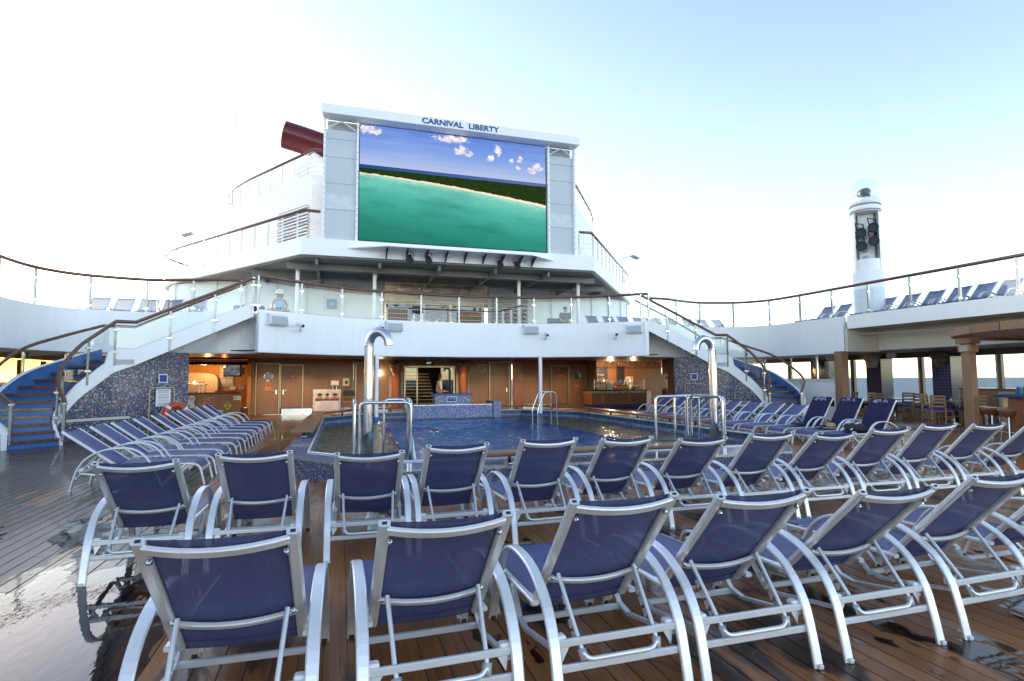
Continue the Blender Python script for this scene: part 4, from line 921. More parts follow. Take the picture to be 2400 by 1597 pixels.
# ---------------------------------------------------------------- rear wall under the balcony: doors, columns, bars
YW = 27.4
bw = thing('veneer_wall', (4,YW,0), 'brown wood veneer wall with doors under the balcony', 'wall')
for a, b in ((-3.72,.62),(.62,2.95),(5.45,8.4),(8.95,12.7)):
    m = MB(); m.box(((a+b)/2,YW+.1,1.26), (b-a-.006,.2,2.5)); m.build('panel', WALLW, bw)
m = MB(); m.box((4.2,YW+.1,2.36), (2.5,.2,.30)); m.build('door_header', WALLW, bw)
for a, b in ((-2.5,-1.2),(.1,.6),(1.3,2.2),(6.2,7.1),(9.0,10.5)): m = MB(); m.box(((a+b)/2,YW-.015,.13), (b-a,.03,.26)); m.build('skirting', CHROME, bw)
m = MB(); m.box((8.7,YW-.06,1.26), (.52,.22,2.5)); m.build('pilaster', REDW, bw)
def door(x0, x1, z1, label, mat=DOORW, hole=None, sill=0., handle=0, red=False, wc=False):
    c = (x0+x1)/2; y = YW-.03
    t = thing('cabin_door', (c, y, sill), label, 'door', None)
    m = MB(); m.box((c, y, (sill+z1)/2), (x1-x0-.12,.045,z1-sill-.06), bev=.006); m.build('leaf', mat, t)
    for x in (x0+.02, x1-.02): m = MB(); m.box((x, y-.02, (sill+z1)/2), (.04,.09,z1-sill)); m.build('jamb', BRASS, t)
    m = MB(); m.box((c, y-.021, z1+.0), (x1-x0,.09,.04)); m.build('lintel', BRASS, t)
    if hole:
        M = Matrix.Translation((c+hole, y-.03, 1.72)) @ Matrix.Rotation(math.pi/2,4,'X')
        m = MB(); m.lathe([(.17,0),(.20,.0),(.205,.02),(.19,.035),(.17,.02),(.17,0)], M=M, n=24); ph = m.build('porthole_ring', CHROME, t)
        m = MB(); m.lathe([(0,.004),(.172,.004)], M=M, n=24); m.build('porthole_glass', pm('porthole_dark', (.05,.06,.08), .08), ph)
    if wc:
        m = MB(); m.box((c+(hole or 0), y-.03, 1.35), (.16,.012,.30)); m.box((c+(hole or 0), y-.03, 1.16), (.32,.014,.16)); sg = m.build('room_sign', pm('copper_sign', (.42,.16,.07), .4), t)
        m = MB(); m.lathe([(0,0),(.025,0)], M=Matrix.Translation((c+hole,y-.038,1.42)) @ Matrix.Rotation(math.pi/2,4,'X'), n=10); m.box((c+hole,y-.038,1.33), (.04,.004,.12)); m.build('person_symbol', INK, sg)
    if handle:
        hx = x1-.14 if handle > 0 else x0+.14
        m = MB(); m.box((hx, y-.03, 1.02), (.05,.015,.2)); m.tube([(hx,y-.035,1.08),(hx,y-.08,1.08),(hx-.12*handle,y-.08,1.08)], .012, 6); m.build('handle', CHROME, t)
    if red: m = MB(); m.box((c+.04, y-.028, 1.72), (.30,.01,.14)); q = m.build('red_sign', REDSIGN, t); text('red_sign_text', 'FIRE', .10, PAPER, face(c+.04, y-.036, 1.72), q, .001)
    return t
door(-3.60,-2.60,2.30,'brown door with round porthole and copper sign beside the bar signs', hole=.03, handle=1, wc=True)
door(-2.58,-1.60,2.24,'brown cupboard door with red notice beside the porthole door', sill=.28, red=True, handle=-1)
door(.70,1.75,2.35,'dark brown door hidden behind the arched shower', mat=WALLW, handle=1)
door(7.2,8.26,2.42,'plain double brown door beside the cherry pilaster', handle=1)
door(10.52,11.52,2.24,'brown cupboard door with red notice near the food bar', sill=.24, red=True, handle=1)
door(11.53,12.50,2.26,'brown door with round porthole near the food bar', hole=-.02, wc=True)
# entrance with open sliding doors and the stairs seen inside
en = thing('entrance', (4.2,YW,0), 'glazed sliding entrance standing open to an inner staircase', 'doorway')
for a, b in ((2.97,3.62),(4.75,5.43)):
    m = MB(); m.box(((a+b)/2,YW-.05,1.12), (b-a-.1,.02,2.0)); m.build('glass_leaf', WGLASS, en)
    for x in (a+.03, b-.03): m = MB(); m.box((x,YW-.05,1.1), (.06,.05,2.16)); m.build('leaf_stile', BRASS, en)
m = MB(); m.box((4.2,YW-.05,2.18), (2.5,.06,.08)); m.build('head', BRASS, en)
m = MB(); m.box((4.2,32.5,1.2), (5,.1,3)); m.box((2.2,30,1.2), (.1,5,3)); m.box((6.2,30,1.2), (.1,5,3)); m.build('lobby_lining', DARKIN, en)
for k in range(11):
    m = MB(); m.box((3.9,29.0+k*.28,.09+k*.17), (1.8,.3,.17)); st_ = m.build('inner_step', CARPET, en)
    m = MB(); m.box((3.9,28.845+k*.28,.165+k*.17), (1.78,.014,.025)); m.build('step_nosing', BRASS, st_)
m = MB(); m.box((4.15,YW-.06,2.36), (.42,.03,.13)); es = m.build('exit_sign', BLACK, en)
text('exit_text', 'EXIT', .11, emit('sign_green_white', (.6,.8,.7), .2), face(4.15,YW-.08,2.36), es, .001)
lamp((4.2,29.5,2.0), 1.6, (1,.6,.3), .1)
for x in (2.58,5.82):
    t = thing('vase_column', (x,YW-.3,0), 'red vase shaped column on a stone slab between the entrance and the %s' % ('globe lamp' if x < 4 else 'small framed hatch'), 'column', 'vase columns flanking the entrance')
    m = MB(); m.box((x,YW-.1,1.17), (.66,.12,2.3)); m.build('stone_slab', STONE, t)
    m = MB(); m.box((x,YW-.26,.12), (.62,.32,.24)); m.build('plinth', STONE, t)
    m = MB(); m.lathe([(.23,.24),(.235,.5),(.20,1.2),(.235,1.62),(.24,1.66)], (x,YW-.28,0), 18); m.build('shaft', TERRA, t)
    m = MB(); m.lathe([(.20,1.66),(.22,1.70),(.20,1.73),(.16,1.76),(.27,1.95),(.33,2.12),(.30,2.22),(.33,2.26),(0,2.27)], (x,YW-.28,0), 18); m.build('urn', TERRA, t)
    m = MB(); m.box((x,YW-.2,2.39), (.28,.06,.16)); v_ = m.build('vent', GREY, t); m = MB(); m.box((x,YW-.235,2.39), (.2,.01,.1)); m.build('vent_slots', INK, v_)
# wall lamp, boxes, notices
t = thing('globe_lamp', (1.82,YW-.1,1.75), 'lit white globe wall lamp beside the white pool post', 'lamp')
M = Matrix.Translation((1.82,YW-.14,1.87)); m = MB(); m.lathe([(.12*math.sin(a), -.12*math.cos(a)) for a in np.linspace(0, math.pi, 10)], M=M, n=14); m.build('globe', emit('globe_glow', (1,.86,.6), 4), t)
m = MB(); m.box((1.82,YW-.02,1.87), (.1,.06,.1)); m.build('mount', BRASS, t)
t = thing('switch_box', (.28,YW-.1,1.3), 'beige electrical switch box on the wall above the green chair', 'box')
m = MB(); m.box((.28,YW-.08,1.45), (.30,.14,.36), bev=.01); m.build('case', CREAM, t); m = MB(); m.box((.29,YW-.16,1.44), (.12,.02,.12)); m.build('switch', INK, t)
t = thing('wall_panel', (6.85,YW-.01,1.95), 'small framed hatch on the wall beside the vase column', 'hatch')
m = MB(); m.box((6.83,YW-.02,2.13), (.36,.03,.34)); m.build('frame', CREAM, t); m = MB(); m.box((6.83,YW-.04,2.13), (.30,.012,.28)); m.build('hatch_face', WALLW, t)
# poster board
ps = thing('poster_board', (-.55,YW-.3,.05), 'white framed poster board with swimsuit pictures leaning by the wall', 'poster')
m = MB(); m.box((-.55,YW-.25,.62), (1.22,.06,1.0), bev=.01); m.build('board', pm('marbled_frame', (.62,.62,.68), .4, var=.2, sc=8), ps)
m = MB(); m.box((-.55,YW-.285,.80), (1.0,.012,.40)); pi = m.build('picture', pm('beach_blue', (.50,.60,.60), .5, var=.3, sc=5), ps)
for x, w, mt in ((-.88,.46,SKIN),(-.55,.30,SKIN),(-.22,.48,SKIN)):
    m = MB(); m.lathe([(0,-.14),(w*.42,-.14),(w*.36,-.02),(w*.16,.03),(w*.2,.1),(w*.13,.16),(0,.17)], M=Matrix.Translation((x,YW-.292,.76)) @ Matrix.Scale(.05,4,(0,1,0)), n=12); m.build('figure', mt, pi)
    m = MB(); m.lathe([(0,.07),(w*.22,.09),(w*.2,.16),(0,.19)], M=Matrix.Translation((x+.02,YW-.298,.76)) @ Matrix.Scale(.05,4,(0,1,0)), n=10); m.build('figure_hair', HAIRM, pi)
m = MB(); m.box((-.55,YW-.285,.36), (1.0,.012,.42)); tx_ = m.build('text_area', PAPER, ps)
for k in range(7): m = MB(); m.box((-.55+random.uniform(-.08,.08),YW-.294,.52-k*.055), (random.uniform(.5,.85),.004,.012)); m.build('text_line', GREY, tx_)
sg = thing('card_sign', (-.2,YW-.2,1.1), 'small white card sign on two thin legs above the poster board', 'sign')
m = MB(); m.box((-.22,YW-.2,1.40), (.34,.015,.24)); m.build('card', PAPER, sg); m = MB(); m.box((-.22,YW-.21,1.31), (.30,.004,.03)); m.build('card_line', INKB, sg)
for x in (-.3,-.14): m = MB(); m.box((x,YW-.2,1.2), (.012,.012,.2)); m.build('leg', CHROME, sg)
hc = thing('high_chair', (.45,YW-.6,0), 'tall folding chair with dark green back beside the poster board', 'chair')
for x in (.16,.66):
    m = MB(); m.tube([(x,YW-.8,0),(x,YW-.45,1.05)], .016, 6); m.build('leg', CHROME, hc); m = MB(); m.tube([(x,YW-.4,0),(x,YW-.75,.72)], .016, 6); m.build('leg', CHROME, hc)
for zz, yy in ((.25,.72),(.55,.6)): m = MB(); m.tube([(.16,YW-yy,zz),(.66,YW-yy,zz)], .014, 6); m.build('rung', CHROME, hc)
m = MB(); m.box((.41,YW-.58,.70), (.5,.36,.05), bev=.015); m.build('seat', GREENV, hc); m = MB(); m.box((.41,YW-.47,.95), (.46,.04,.26), bev=.015); m.build('backrest', GREENV, hc)
tag(MB().lathe([(0,0),(.13,0),(.14,.36),(.15,.40),(.11,.42),(.09,.30),(0,.30)], (-3.95,26.9,0), 18).build('ash_bin', STEEL), 'small round steel ash bin beside the porthole door', 'bin')

# ---------------------------------------------------------------- left bar
lb = thing('bar_counter', (-5.2,26.4,0), 'wooden bar counter with red top and road signs on its front', 'bar')
m = MB(); m.box((-5.9,26.75,.50), (3.6,.5,.96)); m.build('front', wood('bar_front', (.26,.11,.04), (.38,.18,.07), .4, .1, .6), lb)
m = MB(); m.box((-5.9,26.68,1.02), (3.72,.72,.06), bev=.02); m.build('top', REDTOP, lb)
m = MB(); m.box((-4.6,26.6,1.09), (.9,.5,.06)); m.build('raised_flap', REDTOP, lb)
bk = thing('bar_back_wall', (-5.5,28.6,0), 'orange tiled back wall of the bar with lit ceiling', 'wall')
m = MB(); m.box((-6,28.7,1.26), (5.2,.1,2.5)); m.build('panel', ORANGEWALL, bk)
m = MB(); m.box((-3.85,27.95,1.26), (.16,1.5,2.5)); m.build('end_panel', ORANGEWALL, bk)
m = MB(); m.box((-8.4,27.2,1.26), (.12,3.2,2.5)); m.build('end_panel', ORANGEWALL, bk)
cw = thing('corrugated_awning', (-6,26.9,2.2), 'dark corrugated awning with red lamps over the bar', 'awning')
m = MB(); xs = np.linspace(-8.2,-3.9,90); pts = []
for i, x in enumerate(xs):
    dz = .03*math.sin(i*math.pi/1.5); pts += [(x,26.35,2.22+dz),(x,28.6,2.42+dz)]
m.add(pts, [(2*i,2*i+2,2*i+3,2*i+1) for i in range(len(xs)-1)]); m.build('sheet', pm('dark_red_sheet', (.06,.015,.012), .4, .3), cw)
for x in (-6.2,-4.75):
    m = MB(); m.lathe([(0,0),(.05,.0),(.03,.06)], (x,26.6,2.12), 10); m.build('red_lamp', REDBULB, cw); lamp((x,26.55,2.08), 2.5, (1,.2,.06), .04)
lamp((-5.6,27.6,2.0), 8, (1,.62,.25), .08); lamp((-7.2,27.6,2.0), 5, (1,.62,.25), .08)
bus = thing('van_front_display', (-6.3,28.4,1.0), 'cream rounded van front used as bar back display', 'display')
m = MB(); m.sweep([(-6.4,28.62,1.38),(-6.4,28.3,1.38)], [(1.1*math.copysign(abs(math.cos(a))**.5, math.cos(a)), .52*math.copysign(abs(math.sin(a))**.5, math.sin(a))) for a in np.linspace(0, 2*math.pi, 28)[:-1]], fixed=True); m.build('body', CREAMBUS, bus)
m = MB(); m.box((-6.5,28.28,1.22), (1.5,.02,.36), bev=.005); m.build('windscreen', pm('windscreen_tan', (.38,.29,.19), .15), bus)
m = MB(); m.box((-6.5,28.27,1.42), (1.6,.02,.04)); m.build('chrome_strip', CHROME, bus)
m = MB(); m.lathe([(0,0),(.05,0)], M=Matrix.Translation((-6.25,28.25,1.48)) @ Matrix.Rotation(math.pi/2,4,'X'), n=10); m.build('lit_lamp', BULB, bus)
t = thing('beer_taps', (-5.6,26.75,1.05), 'steel beer tap tower on the red bar top', 'taps')
for x in (-5.72,-5.58): m = MB(); m.tube(fillet([(x,26.75,1.05),(x,26.75,1.5),(x+.08,26.68,1.5),(x+.1,26.62,1.36)], .04), .016, 6); m.build('tap', STEEL, t)
m = MB(); m.box((-5.7,26.75,1.40), (.5,.05,.05)); m.build('tap_bar', STEEL, t)
tv = thing('television', (-4.45,27.0,1.8), 'small wall television above the bar counter', 'television')
m = MB(); m.box((-4.5,27.1,2.0), (.74,.12,.56), bev=.02); m.box((-4.15,27.2,1.97), (.2,.3,.3)); m.build('casing', BLACK, tv)
t_ = NT('tv_picture'); e = t_.n('Emission', Strength=.1); t_.l(t_.ramp(t_.noise(t_.coord('Object'), 6, 3), [(.3,(.05,.07,.1)),(.6,(.25,.3,.36)),(.8,(.5,.5,.6))]), e.inputs[0]); t_.l(e.outputs[0], t_.o.inputs[0])
m = MB(); m.box((-4.52,27.035,2.0), (.60,.01,.44)); m.build('display', t_.mat, tv)
mb_ = thing('menu_board', (-5.0,28.6,1.3), 'grey framed menu board on the orange wall beside the television', 'sign')
m = MB(); m.box((-5.0,28.62,1.75), (.62,.04,.95)); m.build('frame', GREY, mb_)
for i in range(2):
    for k in range(3): m = MB(); m.box((-5.14+i*.28,28.595,1.52+k*.26), (.22,.012,.2)); m.build('sheet', CREAM, mb_)
for x, lab in ((-4.72,'beige control box on the orange bar wall'),(-4.35,'small grey socket box on the orange bar wall')):
    tag(MB().box((x,28.6,1.2), (.26,.06,.16), bev=.008).build('socket_box', CREAM if x < -4.5 else GREY), lab, 'box')
# signs on the bar front
YS = 26.485
def plate(name, poly, mat, label, border=None):
    c = (sum(p[0] for p in poly)/len(poly), sum(p[1] for p in poly)/len(poly))
    t = thing(name, (c[0], YS, min(p[1] for p in poly)), label, 'sign', 'novelty signs on the bar front')
    def slab(pl, y0, y1):
        m = MB(); n = len(pl); m.add([(p[0], y0, p[1]) for p in pl]+[(p[0], y1, p[1]) for p in pl], [tuple(range(n)), tuple(range(n, 2*n))[::-1]]+[(i, n+i, n+(i+1) % n, (i+1) % n) for i in range(n)]); return m
    if border:
        slab(poly, YS, YS+.012).build('rim', border, t); poly = [(c[0]+(p[0]-c[0])*.92, c[1]+(p[1]-c[1])*.94) for p in poly]; slab(poly, YS-.006, YS).build('face', mat, t)
    else: slab(poly, YS, YS+.012).build('face', mat, t)
    return t
sx_, sz_ = -6.15, .60
sh_ = [(-.42,.18),(-.36,.33),(-.22,.36),(-.1,.31),(0,.37),(.1,.31),(.22,.36),(.36,.33),(.42,.18),(.33,.05),(.40,-.15),(.30,-.30),(0,-.42),(-.30,-.30),(-.40,-.15),(-.33,.05)]
t = plate('shield_sign', [(sx_+x, sz_+z) for x, z in sh_], PAPER, 'white highway shield sign lettered California US 101 on the bar front', INK)
text('sign_text', 'CALIFORNIA', .115, INK, face(sx_, YS-.012, .79), t, .001); text('sign_text', 'US', .12, INK, face(sx_-.02, YS-.012, .64), t, .001); text('sign_text', '101', .28, INK, face(sx_, YS-.012, .42), t, .001, bold=.006)
def rect(x, z, w, h): return [(x-w/2,z-h/2),(x+w/2,z-h/2),(x+w/2,z+h/2),(x-w/2,z+h/2)]
t = plate('red_sign', rect(-5.28,.56,.34,.52), REDSIGN, 'red sign reading STILL PLAYS WITH CARS on the bar front', PAPER)
for k, s_ in enumerate(('STILL','PLAYS','WITH','CARS')): text('sign_text', s_, .085, PAPER, face(-5.28, YS-.012, .73-k*.115), t, .001, bold=.002)
t = plate('number_plate', rect(-4.86,.22,.28,.16), PAPER, 'white number plate reading 459 on the bar front'); text('sign_text', '· 459 ♦', .08, INK, face(-4.86, YS-.004, .22), t, .001)
t = plate('warning_sign', [(-4.55,.26),(-4.35,.48),(-4.55,.70),(-4.75,.48)], YELLOW, 'yellow diamond warning sign with black symbol on the bar front', INK)
m = MB(); m.box((-4.55,YS-.012,.48), (.03,.004,.2)); m.box((-4.55,YS-.012,.58), (.12,.004,.025)); m.box((-4.55,YS-.012,.39), (.10,.004,.02)); m.build('symbol', INK, t)
t = plate('name_plate', rect(-4.2,.80,.28,.17), PAPER, 'small white plate with coloured lettering at the end of the bar front')
for k, (c_, mt) in enumerate(zip('NEON!', (REDSIGN, INKB, GREENC, REDSIGN, YELLOW))): text('sign_text', c_, .09, mt, face(-4.3+k*.05, YS-.004, .80), t, .001)
# lifebuoys leaning on the mosaic wall
for (x, y, z, lab) in ((-4.55,18.62,.50,'orange and white lifebuoy leaning behind the side loungers'),):
    t = thing('lifebuoy', (x, y, .05), lab, 'lifebuoy')
    M = Matrix.Translation((x, y, z)) @ Matrix.Rotation(.75,4,'Z') @ Matrix.Rotation(math.pi/2-.2,4,'X')
    m = MB(); path = [tuple(M @ Vector((.34*math.cos(a), .34*math.sin(a), 0))) for a in np.linspace(0, 2*math.pi, 33)[:-1]]; m.tube(path, .085, 10, closed=True); m.build('ring', ORANGE, t)
    for q in range(4):
        a0 = q*math.pi/2+.6; m = MB(); m.tube([tuple(M @ Vector((.34*math.cos(a), .34*math.sin(a), 0))) for a in np.linspace(a0, a0+.22, 5)], .088, 10); m.build('white_band', PAPER, t)
    m = MB(); m.tube([tuple(M @ Vector((.46*math.cos(a), .46*math.sin(a), .02))) for a in np.linspace(0, 2*math.pi, 33)[:-1]], .012, 5, closed=True); m.build('grab_line', TAN, t)

# ---------------------------------------------------------------- food bar on the right
fb = thing('food_counter', (13.7,25.9,0), 'cherry wood food counter with tiled plinth and black stone top', 'counter')
poly = [(12.15,25.85),(15.15,25.65),(15.75,26.2),(15.75,26.9),(12.15,26.9)]
sc_ = lambda k: [(13.9+(x-13.9)*k, 26.3+(y-26.3)*k) for x, y in poly]
m = MB(); m.prism(sc_(.96), 0, .26); m.build('tiled_plinth', NTILE, fb)
m = MB(); m.prism(sc_(1.0), .262, .82); m.build('body', REDW, fb)
for k in range(24):
    x = 12.22+k*.123; yb = 25.85-(x-12.15)*.2/3-.012
    m = MB(); m.box((x,yb,.58), (.105,.03,.42), -.066); m.build('slat', (REDW, LIGHTW, TEAK)[k*7 % 3] if k % 4 == 0 else REDW, fb)
m = MB(); m.prism(sc_(1.01), .822, .93); m.build('tile_frieze', mosaic('painted_tile', [(0,(.5,.32,.06)),(.3,(.62,.55,.4)),(.55,(.2,.24,.1)),(.7,(.6,.35,.1)),(.85,(.7,.66,.55))], .06, (.5,.4,.2), 6), fb)
m = MB(); m.prism(sc_(1.035), .932, .99); m.build('top', GRAN, fb)
sn = thing('sneeze_guard', (13.7,26.0,.99), 'clear glass food guard on slim steel posts over the counter', 'glass guard')
for a, b in ((12.4,13.35),(13.4,14.35),(14.4,15.2)): m = MB(); m.box(((a+b)/2,26.0,1.28), (b-a,.012,.4)); m.build('pane', WGLASS, sn)
for x in (12.38,13.37,14.37,15.22): m = MB(); m.tube([(x,26.02,.99),(x,26.02,1.5)], .012, 6); m.build('post', CHROME, sn)
its = [('food_tray', (12.85,26.25,1.12), (.40,.3,.24), CREAM, 'pale stack of folded paper wraps on the counter'),('menu_card', (13.25,26.1,1.15), (.24,.03,.32), PAPER, 'white menu card standing on the food counter'),('bread_tray', (14.05,26.3,1.08), (.75,.3,.10), TAN, 'tray of bread rolls on the food counter'),('bread_tray', (14.85,26.35,1.12), (.5,.3,.16), CREAM, 'tray of pale buns near the counter end')]
for n_, c_, s_, mt, lab in its: tag(MB().box(c_, s_, bev=.02).build(n_, mt), lab, 'food tray' if 'tray' in n_ else 'card')
for x, lab in ((12.55,'red heap of tomatoes at the start of the food counter'),(14.75,'red heap of tomatoes beside the pale buns')):
    t = thing('tomato_bowl', (x,26.3,.99), lab, 'bowl'); m = MB(); m.lathe([(.06,.99),(.12,1.06),(.11,1.06),(0,1.03)], (x,26.3,0), 14); m.build('bowl', BLACK, t)
    for k in range(5): a = k*1.256; m = MB(); m.lathe([(.055*math.sin(q), 1.09-.055*math.cos(q)) for q in np.linspace(0, math.pi, 6)], (x+.06*math.cos(a),26.3+.06*math.sin(a),0), 8); m.build('tomato', REDSIGN, t)
fw = thing('food_bar_wall', (14,28.5,0), 'brown plastered back wall of the food bar with blackboards', 'wall')
m = MB(); m.box((14.2,28.6,1.26), (3.6,.1,2.5)); m.build('panel', pm('ochre_plaster', (.20,.10,.05), .7, var=.2, sc=3, bump=.2), fw)
m = MB(); m.box((17.4,28.6,1.26), (2.8,.1,2.5)); m.build('side_panel', DOORW, fw)
m = MB(); m.box((12.72,27.6,1.26), (.12,2.1,2.5)); m.build('end_panel', WALLW, fw)
def bboard(x, z, w, h, mat, label, lines=()):
    t = thing('blackboard', (x,28.5,z-h/2), label, 'sign', 'boards on the food bar wall'); m = MB(); m.box((x,28.53,z), (w+.06,.03,h+.06)); m.build('frame', HAND, t); m = MB(); m.box((x,28.512,z), (w,.012,h)); m.build('board', mat, t)
    for s_, zz in lines: text('chalk_text', s_, .17, TAN, face(x, 28.503, zz), t, .001)
bboard(13.95,1.75,.85,.9,pm('chalk_navy', (.012,.014,.04), .5),'dark navy board with pale lettering Arepa Bar behind the counter', (('Arepa',1.78),('Beer Bottles',1.5)))
bboard(13.2,1.85,.5,1.0,pm('shutter_blue', (.03,.09,.22), .6),'blue shuttered window picture on the food bar wall')
bboard(15.2,1.75,.45,.95,pm('chalk_black', (.015,.016,.022), .5),'tall narrow dark board hanging on the food bar wall')
bboard(15.75,1.35,.5,.66,pm('poster_art', (.5,.42,.34), .5, var=.5, sc=6),'framed pale poster standing at the end of the food bar')
for k in range(9):
    x = 13.0+k*.29+.05*(k % 3); h = .22+.05*(k % 2); t = thing('bar_bottle', (x,28.3,1.2), '%s bottle on the shelf behind the food counter, counted from the porthole door' % ORD[k], 'bottle', 'bottles behind the food counter'); m = MB(); m.lathe([(0,0),(.04,0),(.04,h*.6),(.014,h*.75),(.014,h)], (x,28.3,1.2), 10); m.build('body', (GREENV, HAND, INKB)[k % 3], t); m = MB(); m.lathe([(.017,h),(.017,h+.03),(0,h+.03)], (x,28.3,1.2), 8); m.build('stopper', BRASS, t)
sf2 = thing('bottle_shelf', (14.2,28.35,1.15), 'narrow dark shelf on the food bar wall', 'shelf'); m = MB(); m.box((14.2,28.38,1.18), (2.8,.3,.035)); m.build('board', HAND, sf2)
fz = thing('iron_frieze', (13.9,25.7,2.2), 'black wrought iron scroll frieze hanging over the food counter', 'frieze')
for zz in (2.10,2.42): m = MB(); m.box((13.95,25.75,zz), (3.9,.03,.03)); m.build('rail', IRON, fz)
for k in range(11):
    x = 12.2+k*.35; m = MB(); m.tube([(x+.02+r_*math.cos(a), 25.75, 2.26+r_*math.sin(a)) for a, r_ in zip(np.linspace(0, 9.5, 26), np.linspace(.15,.03,26))], .012, 5); m.build('scroll', IRON, fz)
    m = MB(); m.tube([(x-.15,25.75,2.12),(x,25.75,2.38),(x+.18,25.75,2.14)], .011, 5); m.build('scroll', IRON, fz)
lamp((13.9,27.2,2.0), 26.0, (1,.7,.42), .08); lamp((15.0,26.7,2.0), 12.0, (1,.7,.42), .08)
for x in (13.35,14.9):
    t = thing('heat_lamp', (x,26.9,1.3), 'small lit heat lamp over the food trays near the %s' % ('menu card' if x < 14 else 'pale buns'), 'lamp', 'heat lamps over the food trays'); m = MB(); m.lathe([(0,0),(.04,0),(.03,.05)], (x,26.9,1.42), 10); m.build('lit_bulb', BULB, t); m = MB(); m.tube([(x,26.9,1.47),(x,26.95,1.62),(x-.25,27,1.5),(x-.35,27,1.0)], .012, 6); m.build('stem', BRASS, t)
tag(MB().box((13.85,21.1,1.22), (.42,.42,2.44)).build('wood_pilaster', REDW), 'cherry wood pillar beside the stair mosaic at the food bar', 'pillar')
sv = thing('bar_screen_wall', (16.9,25.3,0), 'dark wood screen wall behind the arched gate', 'wall')
m = MB(); m.box((17.0,25.3,.52), (2.3,.08,1.04)); m.build('lower_panel', HAND, sv); m = MB(); m.box((17.0,25.3,2.15), (2.3,.08,.72)); m.build('upper_panel', WALLW, sv); m = MB(); m.box((17.6,25.3,1.42), (1.1,.08,.72)); m.build('side_panel', HAND, sv)
gt = thing('bar_gate', (16.2,24.5,0), 'arched dark gate with thin bars beside the food counter', 'gate')
m = MB(); m.box((16.2,24.5,.5), (1.3,.06,1.0)); m.build('lower_panel', HAND, gt)
arch = [(16.2+.64*math.cos(a), 24.5, 1.45+.38*math.sin(a)) for a in np.linspace(0, math.pi, 12)]; m = MB(); m.tube(arch, .03, 6); m.build('arch', IRON, gt)
for k in range(9):
    x = 15.62+k*.145; zz = 1.45+.38*math.sqrt(max(0, 1-((x-16.2)/.64)**2)); m = MB(); m.tube([(x,24.5,1.0),(x,24.5,zz)], .012, 5); m.build('bar', WHITEM, gt)
# ceiling downlights under the balcony
for k, (x, y, w_) in enumerate(((-3.1,26.3,40),(-1.6,26.3,34),(-.1,26.4,16),(1.9,26.2,30),(5.6,26.2,26),(7.6,26.2,26),(9.4,26.2,24),(11.2,26.2,24))):
    t = thing('downlight', (x,y,2.47), 'small downlight in the dark balcony ceiling, %s counted from the bar signs' % ORD[k], 'lamp', 'downlights under the balcony'); m = MB(); m.lathe([(.045,2.485),(.06,2.48),(.06,2.499)], (x,y,0), 12); m.build('ring', BRASS, t); m = MB(); m.lathe([(0,2.49),(.045,2.49)], (x,y,0), 12); m.build('lit_lens', DIM, t); downspot((x,y,2.46), w_*1.25, (1,.70,.42))
